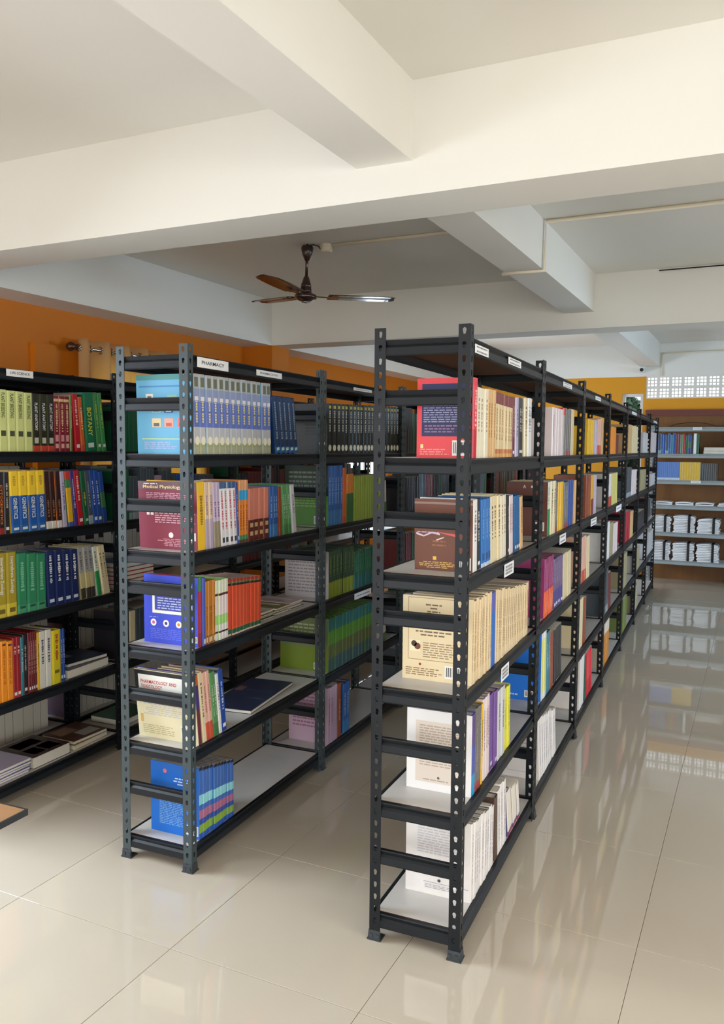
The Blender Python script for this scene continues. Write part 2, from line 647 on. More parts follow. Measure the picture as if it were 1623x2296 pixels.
def shelf_label(r, y0, y1, z0, z1, text=None, lines=0, x=.0005, tilt=0.0):
    """paper sticker on the front beam"""
    t = .0008
    lb = MB().box((0, 0, 0), (t, y1 - y0, z1 - z0)).build('shelf_label', [M_PAPER], r, (x, y0, z0))
    lb.rotation_euler = (tilt, 0, 0)
    mb = MB()
    w, h = y1 - y0, z1 - z0
    if text:
        put_text(mb, text, (t + .0003, w * .14, h * .33), (0, 1, 0), (0, 0, 1), w * .72, h * .36)
    for k in range(lines):
        zz = h * (.75 - .5 * k / max(1, lines - 1)) if lines > 1 else h * .5
        rnd = random.Random(int(y0 * 1000) + k)
        a = w * .12
        while a < w * .84:
            b = min(w * .88, a + w * rnd.uniform(.05, .10))
            mb.quad([(t + .0003, a, zz - h * .09), (t + .0003, b, zz - h * .09), (t + .0003, b, zz + h * .09), (t + .0003, a, zz + h * .09)])
            a = b + w * .025
    mb.build('lettering', [M_INK if text else M_GREYINK], lb)
    return lb


XR, YR, DR = -.636, 2.175, .280
XLR, YLR, DL = -1.618, 2.268, .294
XA, YA, DA = -2.610, 2.100, .294
rack_R = make_rack('bookshelf', 'long black slotted steel book rack of seven bays beside the open tiled aisle', XR, YR, 7, DR, m=M_STEELD)
rack_L = make_rack('bookshelf', 'slate slotted steel book rack whose top beam carries a PHARMACY label', XLR, YLR, 6, DL, m=M_STEEL, beam_m=M_STEELD)
rack_A = make_rack('bookshelf', 'black slotted steel book rack whose top beam carries a LIFE SCIENCE label', XA, YA, 5, DA, m=M_STEELD)
rack_B = make_rack('bookshelf', 'dark slotted steel book rack standing back to back behind the LIFE SCIENCE rack', XA - DA - .03, YA, 4, DA, m=M_STEELD)
FARL = [1.712, 1.425, 1.140, .868, .570, .262]
FX, FY = to_world((-1.10, 9.52, 0))[:2]
rack_F = make_rack('bookshelf', 'grey steel shelves against the brown plywood panel under the ventilation blocks', 0, 0, 3, .33, B=.9, levels=FARL, mids=[], hp=1.74, m=M_GSTEEL, rotz=-PI / 2 + BROT, loc=(FX, FY, 0))

shelf_label(rack_L, .052, .241, 1.727, 1.761, 'PHARMACY')
shelf_label(rack_L, .433, .627, 1.731, 1.753, 'PHARMACOLOGY')
shelf_label(rack_L, 1.32, 1.54, 1.734, 1.748, lines=1)
shelf_label(rack_L, 1.349, 1.556, .724, .754, lines=1)
shelf_label(rack_A, .350, .489, 1.735, 1.763, 'LIFE SCIENCE')
shelf_label(rack_R, .041, .182, 1.726, 1.750, lines=2)
shelf_label(rack_R, .423, .599, 1.732, 1.754, lines=2)
shelf_label(rack_R, .429, .558, 1.048, 1.090, lines=3)
shelf_label(rack_R, .418, .520, .705, .752, lines=3)
shelf_label(rack_R, 1.394, 1.610, 1.730, 1.750, lines=2)
shelf_label(rack_R, 1.408, 1.559, 1.052, 1.092, lines=2)
shelf_label(rack_R, 2.35, 2.56, 1.728, 1.748, lines=1)
shelf_label(rack_R, 2.32, 2.53, 1.053, 1.092, lines=2)
shelf_label(rack_R, 3.45, 3.75, 1.052, 1.092, lines=1)
shelf_label(rack_R, 4.25, 4.60, 1.728, 1.748, lines=1)
shelf_label(rack_R, 6.30, 6.75, 1.728, 1.748, lines=1)
shelf_label(rack_F, .43, .52, 1.682, 1.708, lines=1)
shelf_label(rack_F, .43, .53, 1.110, 1.138, lines=1)

# ================================================================== BOOKS
RACKS = {'R': (XR, YR, LEVELS, 'aisle rack', 7), 'L': (XLR, YLR, LEVELS, 'PHARMACY rack', 6), 'A': (XA, YA, LEVELS, 'LIFE SCIENCE rack', 5)}
SHELF = {1: 'top shelf', 2: 'second shelf', 3: 'third shelf', 4: 'fourth shelf', 5: 'bottom shelf'}
BAYN = ['first', 'second', 'third', 'fourth', 'fifth', 'sixth', 'seventh']

# style: look, [(upper end of band as share of height, colour)...], cover colour,
#        title (text, colour, from, to), bars of illegible print [(from, to, colour)], oval sticker height
CR, WH, DK = (222, 205, 165), (228, 226, 224), (28, 26, 30)
S = {}


def st(key, look, bands, cover=None, title=None, bars=(), oval=None, hard=True):
    if isinstance(bands, tuple):
        bands = [(1.0, bands)]
    S[key] = dict(look=look, bands=bands, cover=cover or bands[len(bands) // 2][1], title=title, bars=list(bars), oval=oval, hard=hard)


st('plantbreeding', 'pale green plant breeding book', (206, 212, 138), title=('PLANT BREEDING', (40, 45, 30), .55, .95), bars=[(.25, .34, (70, 75, 50))])
st('plantanatomy', 'black plant anatomy book', [(.10, (190, 70, 55)), (1, (42, 37, 26))], (122, 142, 48), title=('PLANT ANATOMY', WH, .36, .84), bars=[(.14, .24, (190, 190, 170))])
st('maroonbio', 'maroon biology book', [(.90, (132, 28, 46)), (.95, (222, 190, 140)), (1, (132, 28, 46))], bars=[(.34, .86, (226, 196, 150)), (.06, .14, (226, 170, 160)), (.18, .30, (215, 150, 150))])
st('olive', 'thin olive book', (112, 128, 60), bars=[(.4, .8, (200, 190, 130))])
st('redthick', 'crimson book', (186, 28, 44), bars=[(.45, .9, (240, 200, 190)), (.06, .12, (235, 225, 220))])
st('orangethin', 'orange book', [(.12, (200, 70, 50)), (1, (208, 96, 34))], bars=[(.4, .8, (240, 220, 190))])
st('botany', 'green botany book', (18, 112, 76), title=('BOTANY', (222, 212, 70), .26, .74), bars=[(.06, .14, (210, 220, 210))])
st('fern', 'fern green book', (62, 134, 74), bars=[(.4, .85, (170, 190, 90)), (.07, .12, (220, 225, 215))])
st('darkgreen', 'dark green book', (24, 92, 62), bars=[(.35, .6, (190, 180, 70)), (.06, .11, (160, 200, 180))])
st('charcoal', 'charcoal book', (38, 36, 42), bars=[(.4, .82, (170, 165, 160)), (.06, .11, (220, 215, 210))])
st('cytogenetics', 'black cytogenetics book', [(.1, (150, 40, 40)), (1, (40, 30, 30))], title=('CYTOGENETICS', (232, 120, 40), .16, .80))
st('genetics', 'yellow and blue genetics book', [(.12, (38, 96, 158)), (.60, (26, 84, 160)), (1, (240, 200, 44))], (235, 190, 60), title=('GENETICS', WH, .22, .57), bars=[(.76, .92, (190, 150, 40)), (.04, .08, (210, 220, 230))])
st('brownorange', 'dark brown orange-edged book', [(.13, (222, 214, 206)), (1, (56, 24, 20))], (232, 132, 40), bars=[(.2, .5, (150, 110, 80))])
st('lilac', 'lilac book', (188, 178, 204), bars=[(.3, .8, (110, 90, 140))])
st('yellowred', 'yellow and red book', [(.08, (70, 90, 170)), (.7, (228, 176, 40)), (.85, (70, 130, 80)), (1, (205, 60, 50))])
st('purple', 'purple book', (70, 52, 132), bars=[(.3, .85, (190, 180, 215))])
st('slate', 'slate grey book', [(.16, (150, 160, 165)), (1, (72, 82, 92))], bars=[(.3, .8, (150, 160, 170))])
st('royalblue', 'royal blue book', (34, 74, 158), bars=[(.35, .8, (200, 205, 225)), (.06, .12, (230, 230, 230))])
st('navyplain', 'navy book with green print', [(.3, (30, 60, 130)), (.6, (60, 110, 70)), (1, (34, 70, 150))])
st('zoology', 'olive yellow zoology book', [(.2, (205, 185, 60)), (1, (166, 146, 40))], title=('Invertebrate Zoology', WH, .35, .93), bars=[(.06, .13, (110, 95, 30))])
st('greenbio', 'mid green hardback', [(.14, (70, 150, 110)), (1, (48, 132, 92))], bars=[(.35, .85, (120, 190, 150)), (.08, .12, (30, 80, 60))])
st('navywhite', 'navy hardback with white title', (24, 40, 92), bars=[(.42, .92, WH), (.07, .13, (210, 215, 230))])
st('greycream', 'grey and cream book', [(.2, (60, 55, 50)), (.5, (196, 180, 130)), (1, (160, 158, 156))], bars=[(.55, .9, (100, 95, 95))])
st('greenwhite', 'white and green book', [(.5, (36, 142, 78)), (1, (222, 222, 208))], bars=[(.55, .9, (70, 120, 80))])
st('cream', 'cream book', (224, 208, 168), bars=[(.35, .85, (120, 100, 70))])
st('orange', 'orange paperback', (232, 142, 34), bars=[(.25, .85, (190, 100, 20)), (.92, .95, (90, 40, 60))])
st('redmaroon', 'red hardback', [(.1, (175, 50, 55)), (1, (152, 30, 38))], bars=[(.7, .85, (230, 190, 180)), (.04, .09, WH)])
st('teal', 'teal book', (42, 122, 140), bars=[(.4, .8, (190, 220, 225))])
st('maroon', 'maroon paperback', (112, 34, 38), bars=[(.3, .85, (200, 160, 150)), (.05, .10, WH)])
st('yellow', 'yellow book', (236, 188, 36), bars=[(.35, .8, (150, 110, 20))])
st('whiteprint', 'white book with grey title', (226, 222, 210), bars=[(.4, .85, (80, 84, 110))])
st('yellowscript', 'yellow book with red title', (226, 206, 42), bars=[(.45, .92, (190, 60, 40)), (.2, .26, (120, 110, 30))])
st('lavender', 'lavender pharmacology book', [(.09, (176, 178, 148)), (.14, (168, 172, 130)), (.34, (196, 198, 204)), (.66, (104, 122, 196)), (.82, (146, 158, 196)), (1, (176, 182, 184))], (120, 178, 214), bars=[(.38, .66, (236, 226, 150)), (.67, .72, (238, 232, 238)), (.84, .96, (110, 112, 92))], oval=.17)
st('deepblue', 'deep blue book', [(.12, (30, 90, 150)), (1, (20, 52, 96))], bars=[(.25, .9, (140, 160, 180)), (.05, .1, (190, 220, 210))])
st('beigelilac', 'beige and lilac book', [(.45, (176, 160, 182)), (1, (216, 190, 166))], bars=[(.5, .8, (150, 110, 120))])
st('lilacolive', 'lilac and olive book', [(.4, (150, 136, 110)), (1, (192, 172, 196))], bars=[(.45, .7, (120, 80, 130))])
st('whitered', 'white paperback with red title', [(.9, (232, 226, 226)), (1, (60, 96, 140))], (232, 226, 226), bars=[(.25, .86, (196, 60, 90)), (.05, .13, (60, 60, 70))], hard=False)
st('orangeblue', 'orange and sky blue book', [(.05, (80, 60, 30)), (.12, (70, 140, 90)), (.68, (228, 132, 38)), (.84, (46, 160, 214)), (1, (222, 160, 110))], bars=[(.2, .6, (160, 80, 20))])
st('salmon', 'salmon and brown book', [(.40, (92, 34, 24)), (1, (208, 126, 104))], bars=[(.10, .18, (205, 160, 110)), (.26, .34, (205, 160, 110))])
st('blue', 'mid blue book', [(.25, (56, 116, 170)), (1, (40, 88, 156))], bars=[(.35, .8, (150, 180, 215))])
st('rust', 'rust brown book', (142, 68, 34), bars=[(.3, .7, (200, 140, 90))])
st('leafgreen', 'leaf green book', [(.2, (70, 125, 70)), (1, (92, 150, 92))], bars=[(.3, .8, (190, 210, 180))])
st('greywhite', 'grey-white book', (204, 202, 204), bars=[(.4, .8, (130, 130, 135))])
st('redthin', 'thin red book', [(.2, (150, 40, 50)), (.8, (175, 50, 70)), (1, (70, 130, 90))])
st('periwinkle', 'periwinkle blue book', (74, 92, 186), bars=[(.03, .1, (200, 210, 235))])
st('goldbrown', 'golden brown book', [(.14, (150, 92, 40)), (1, (192, 126, 40))], bars=[(.2, .6, (130, 76, 20)), (.03, .11, (226, 200, 150))])
st('whitegreen', 'white green-banded book', [(.12, (226, 220, 214)), (.15, (60, 30, 34)), (.26, (226, 222, 218)), (.42, (164, 212, 124)), (.74, (232, 214, 214)), (.78, (90, 30, 30)), (1, (226, 226, 206))])
st('redorange', 'red-orange paperback', [(.03, (224, 200, 180)), (.11, (34, 98, 66)), (.13, (210, 96, 50)), (.88, (218, 82, 46)), (.92, (30, 30, 26)), (.95, (110, 120, 70)), (1, (176, 52, 40))], (200, 60, 40), hard=False)
st('purplered', 'purple and maroon book', [(.5, (112, 44, 52)), (.85, (70, 50, 120)), (1, (200, 90, 50))])
st('salmonpink', 'salmon pink book', [(.26, (206, 84, 60)), (1, (226, 178, 160))], bars=[(.4, .8, (180, 110, 100))])
st('white', 'white book', (230, 228, 226), bars=[(.4, .85, (120, 120, 130))])
st('wave', 'blue wave-patterned journal', [(.08, (44, 92, 180)), (.20, (140, 178, 62)), (.28, (54, 84, 168)), (.40, (182, 112, 142)), (.48, (70, 110, 190)), (.62, (150, 220, 226)), (.96, (70, 112, 186)), (1, (30, 34, 50))], (20, 108, 206), hard=False)
st('blackoval', 'black book with white title', (30, 34, 30), bars=[(.42, .86, (205, 205, 200)), (.9, .96, (190, 180, 90))], oval=.11)
st('forestorange', 'forest green and orange book', [(.6, (44, 96, 44)), (1, (206, 122, 36))])
st('lime', 'lime green book', (136, 152, 38), bars=[(.3, .8, (100, 115, 30))])
st('creamgreen', 'cream and green book', [(.38, (70, 110, 50)), (1, (214, 200, 188))])
st('forestlime', 'dark green book with lime foot', [(.34, (130, 144, 28)), (1, (32, 62, 36))], bars=[(.45, .9, (120, 130, 60))])
st('forestteal', 'forest green and teal book', [(.35, (24, 96, 96)), (1, (28, 92, 58))], bars=[(.45, .9, (60, 140, 110))])
st('tealgreen', 'teal and green book', [(.25, (52, 82, 82)), (.5, (92, 98, 52)), (.76, (86, 142, 42)), (1, (38, 112, 112))])
st('pinklilac', 'pinkish lilac book', (176, 146, 166), bars=[(.3, .8, (110, 80, 110))])
st('scarlet', 'scarlet book', [(.36, (196, 24, 44)), (.9, (224, 60, 72)), (1, (214, 40, 56))], (224, 44, 56), bars=[(.4, .85, (240, 190, 190))])
st('creamwhite', 'creamy white book', (228, 220, 196), bars=[(.35, .85, (170, 150, 120))])
st('tan', 'tan book', (214, 174, 120), bars=[(.3, .8, (160, 110, 60))])
st('creambrown', 'cream book with maroon head', [(.06, (214, 160, 90)), (.13, (190, 110, 50)), (.82, (218, 196, 152)), (1, (116, 40, 40))], bars=[(.25, .75, (176, 140, 90))])
st('skyblue', 'glossy blue book', [(.06, (190, 200, 215)), (1, (42, 112, 186))], bars=[(.4, .85, (120, 170, 220)), (.1, .2, (30, 70, 130))])
st('pinkwhite', 'pale pink book', (226, 210, 210), bars=[(.35, .85, (170, 130, 140))])
st('denim', 'denim blue book', [(.16, (40, 80, 120)), (1, (24, 92, 148))], bars=[(.05, .11, (220, 225, 230))])
st('journal', 'tan paper-bound journal', (224, 200, 160), bars=[(.15, .85, (176, 146, 106))], hard=False)
st('cobalt', 'cobalt blue journal', [(.75, (34, 104, 196)), (1, (92, 92, 176))], hard=False)
st('purpleblue', 'purple and sky blue book', [(.26, (30, 150, 206)), (.6, (70, 84, 170)), (1, (86, 66, 130))])
st('greyspeck', 'speckled grey book', [(.1, (150, 60, 60)), (1, (112, 106, 104))], bars=[(.2, .9, (160, 158, 150))])
st('violet', 'violet book', (112, 74, 146), bars=[(.05, .1, (190, 180, 200))])
st('lemon', 'lemon yellow book', (226, 220, 60), bars=[(.3, .8, (190, 180, 60))])
st('whitejournal', 'white paper-bound journal', (232, 226, 222), bars=[(.2, .85, (196, 186, 190))], hard=False)
st('darkbrown', 'thin dark brown book', (88, 66, 56))
st('creamred', 'cream book with red foot', [(.05, (190, 70, 70)), (.10, (80, 80, 140)), (1, (232, 222, 206))], hard=False)
st('redgrey', 'grey book with red head', [(.85, (150, 146, 140)), (1, (196, 60, 50))])
st('magentaorange', 'magenta and orange book', [(.44, (238, 96, 40)), (1, (150, 50, 106))], bars=[(.05, .35, (250, 170, 120)), (.5, .9, (200, 120, 160))])
st('violetnavy', 'violet and navy book', [(.36, (72, 58, 138)), (1, (110, 88, 128))], bars=[(.04, .1, WH), (.45, .9, (160, 140, 170))])
st('lemonwhite', 'white and lemon book', [(.1, (220, 220, 215)), (.9, (226, 222, 130)), (1, WH)])
st('yellowmaroon', 'yellow and maroon book', [(.4, (120, 40, 46)), (1, (226, 170, 50))])
st('forest', 'forest green book', (36, 84, 56))
st('whiteredfoot', 'white book with red foot', [(.3, (196, 60, 50)), (1, (226, 220, 216))])
st('lemonpale', 'pale lemon book', (216, 206, 122), bars=[(.3, .8, (150, 140, 80))])
st('khaki', 'khaki book', (166, 156, 120), bars=[(.3, .8, (110, 100, 70))])
st('orangewhite', 'orange book with white head', [(.7, (206, 128, 28)), (1, (222, 210, 190))])
st('crimson', 'crimson red book', (176, 24, 52))
st('purplegrey', 'grey-purple volume', (104, 92, 112))
st('farblue', 'light blue volume', [(.12, (200, 210, 225)), (1, (84, 122, 190))], bars=[(.3, .8, (140, 170, 215))])
st('faryellow', 'golden yellow volume', (214, 172, 40), bars=[(.3, .8, (190, 120, 30))])
st('fardark', 'dark volume', (48, 46, 44), bars=[(.5, .8, (130, 110, 80))])

_bk = {}


def book_meshes(style, t, d, h, detail):
    key = (style, round(t, 4), round(d, 3), round(h, 3), detail)
    if key in _bk:
        return _bk[key]
    s = S[style]
    t, d, h = round(t, 4), round(d, 3), round(h, 3)
    mats = [cover_mat(s['cover'])]
    bi = []
    for _, c in s['bands']:
        m = cover_mat(c)
        if m not in mats:
            mats.append(m)
        bi.append(mats.index(m))
    zs = [0.0] + [b * h for b, _ in s['bands']]
    if detail:
        b = min(.0024, t * .16) if s['hard'] else min(.0008, t * .1)
        prof = [(-d, 0), (-.003, 0), (0, .16 * t), (0, .84 * t), (-.003, t), (-d, t), (-d, t - b), (-1.5 * b - .001, t - b), (-1.5 * b - .001, b), (-d, b)]
        spine = {1, 2, 3}
    else:
        prof = [(-d, 0), (-.002, 0), (0, .15 * t), (0, .85 * t), (-.002, t), (-d, t)]
        spine = {1, 2, 3}
        mats.append(M_PAGES)
    k = len(prof)
    v = [(x, y, z) for z in zs for x, y in prof]
    f, ix = [], []
    for r in range(len(zs) - 1):
        for j in range(k):
            q = (j + 1) % k
            f.append((r * k + j, r * k + q, (r + 1) * k + q, (r + 1) * k + j))
            ix.append(bi[r] if j in spine else (len(mats) - 1 if (not detail and j == 5) else 0))
    f.append(tuple(range(k))[::-1])
    f.append(tuple(range((len(zs) - 1) * k, len(zs) * k)))
    ix += [0, 0 if detail else len(mats) - 1]
    me = mesh_from('book_cover', v, f, mats, ix)
    out = {'cover': me}
    if detail:
        ins = .003 if s['hard'] else .0004
        out['pages'] = MB().box((-d + ins, b + .0002, ins), (-1.5 * b - .0014, t - b - .0002, h - ins * 1.2)).mesh('page_block', [M_PAGES])
        rnd = random.Random(sum(map(ord, style)))
        e = .0005
        prints = []
        mi = 0
        for a, c2, col in s['bars']:
            mb = MB()
            prints.append((mb, col))
            y0, y1 = (.32 * t, .68 * t) if c2 - a > .12 else (.22 * t, .78 * t)
            z = c2 * h
            if c2 - a <= .12:
                mb.quad([(e, y0, a * h), (e, y1, a * h), (e, y1, c2 * h), (e, y0, c2 * h)], mi)
                continue
            while z > a * h + .004:
                L = rnd.uniform(.004, .009)
                z2 = max(a * h, z - L)
                wy = rnd.uniform(.0, .08) * t
                mb.quad([(e, y0 + wy, z2), (e, y1 - wy, z2), (e, y1 - wy, z), (e, y0 + wy, z)], mi)
                z = z2 - (.0022 if rnd.random() < .75 else .007)
        if s['title']:
            body, col, a, c2 = s['title']
            mb = MB()
            prints.append((mb, col))
            put_text(mb, body, (e, .30 * t, c2 * h), (0, 0, -1), (0, 1, 0), (c2 - a) * h, .42 * t)
        if s['oval']:
            mb = MB()
            prints.append((mb, (246, 240, 214)))
            mb.quad([(e * 1.4, t * .5 + t * .36 * math.cos(2 * PI * q / 14), s['oval'] * h + .015 * math.sin(2 * PI * q / 14)) for q in range(14)], mi)
        out['print'] = [m_.mesh('spine_lettering', [print_mat(c_)], fix=False) for m_, c_ in prints if m_.f]
    _bk[key] = out
    return out


PENDING = []
JOURNALS = {'journal', 'cobalt', 'whitejournal', 'wave'}
EYE = Vector((0, 0, CAMH))


def make_book(style, t, d, h, loc, rot, label, group, detail, weight=1.0, first=False):
    """queues a book; build_books() makes the ones that show largest as objects of their own"""
    q = Vector(loc) - EYE
    q = Vector((loc[0], loc[1], loc[2] + h / 2)) - EYE
    n = Euler((0, 0, rot[2])).to_matrix() @ Vector((1, 0, 0))
    size = weight * t * h * max(.02, abs(n.dot(q.normalized()))) / q.length_squared
    if first:
        size += d * h * .5 / q.length_squared * weight
    rec = dict(style=style, t=t, d=d, h=h, loc=loc, rot=rot, label=label, group=group, detail=detail, size=size, o=None)
    PENDING.append(rec)
    return rec


def build_books(most=305):
    def one(q):
        ms = book_meshes(q['style'], q['t'], q['d'], q['h'], q['detail'])
        jr = q['style'] in JOURNALS
        nm = 'journal' if jr else 'book'
        if not q['detail']:
            o = link(nm, ms['cover'], None, q['loc'], q['rot'])
        else:
            o = empty(nm, q['loc'], q['rot'])
            link('cover', ms['cover'], o)
            link('page_block', ms['pages'], o)
            for pm_ in ms['print']:
                link('spine_lettering', pm_, o)
        tag(o, q['label'], nm, q['group'])
        q['o'] = o
    js = [q for q in PENDING if q['style'] in JOURNALS and q['size'] > 0]
    bs = sorted((q for q in PENDING if q['style'] not in JOURNALS), key=lambda q: -q['size'])
    for q in js + bs[:most]:
        one(q)
    # the small far ones: joined
    v, f, ix, mats = [], [], [], []
    for q in bs[most:]:
        me = book_meshes(q['style'], q['t'], q['d'], q['h'], False)['cover']
        M = Matrix.Translation(q['loc']) @ Euler(q['rot']).to_matrix().to_4x4()
        n = len(v)
        v += [tuple(M @ w.co) for w in me.vertices]
        for p in me.polygons:
            f.append(tuple(n + k for k in p.vertices))
            m = me.materials[p.material_index]
            if m not in mats:
                mats.append(m)
            ix.append(mats.index(m))
    o = link('distant_books', mesh_from('distant_books', v, f, mats, ix))
    tag(o, 'many small books on the far bays and behind the nearer shelves', 'books', None, 'stuff')


_state = {}
FIRST = {}


def place_run(rk, bay, sh, y0, t, n, h0, h1, d, inset, lean, style):
    x, ystart, levels, rname, nb = RACKS[rk]
    if n == 1 and t > .075 or n > 1 and t > .06:
        k = max(1, math.ceil(t * n / .046))
        t, n = t * n / k, k
    key = (rk, bay, sh)
    s = _state.setdefault(key, dict(y=0, lean=0.0, h=.0, n=0))
    y = max(y0, s['y'])
    y_end = ystart + bay + .972
    rnd = random.Random(sum(map(ord, style)) + int(y0 * 1000) + sh)
    detail = bay == 0 or (rk == 'L' and bay == 1) or (rk == 'R' and bay == 1)
    for i in range(n):
        u = i / max(1, n - 1)
        h = h0 + (h1 - h0) * u
        tt = t
        if style in ('journal', 'whitejournal'):
            h += rnd.uniform(-.006, .006)
            tt = t * rnd.choice((.9, 1.1))
        hq = round(h, 3)
        tq = round(tt * (.985 if lean < 3 else .93), 4)
        target = max(0, lean)
        L = min(target, s['lean'] + 8) if target > s['lean'] else max(target, s['lean'] - 30)
        if s['n'] == 0:
            L = min(target, 2.0) if target < 4 else target
        a = math.radians(L)
        if s['n'] and L > s['lean'] + .01:
            y = max(y, s['y'] + min(h, s['h']) * (math.tan(a) - math.tan(math.radians(s['lean']))) + .0004)
        elif s['n'] and L < s['lean'] - .01:
            y = max(y, s['y'] + .0004)
        w = tq / math.cos(a)
        if y + w > y_end:
            break
        s['n'] += 1
        dd = round(d if i == 0 else (d if style in ('lavender', 'wave') else max(.15, d - rnd.choice((0, .006, .012)))), 3)
        look = S[style]['look']
        lab = f"{look}, {ordinal(s['n'])} book on {SHELF[sh]}, {BAYN[bay]} bay of {rname}"
        o = make_book(style, tq, dd, hq, (x - inset - rnd.choice((0, .001, .002, .004)), y, levels[sh] + .0003), (a, 0, 0), lab,
                      f"books on the {SHELF[sh]}, {BAYN[bay]} bay, {rname}", detail, weight=(1 if rk == 'R' else [1, .8, .15, .1, .1, .1][bay] if rk == 'L' else [1, .12, .03, .02, .02][bay]), first=s['n'] == 1)
        if s['n'] == 1:
            FIRST[key] = (o, tq, dd, hq)
        y += w + .0004
        s.update(y=y, lean=L, h=h)


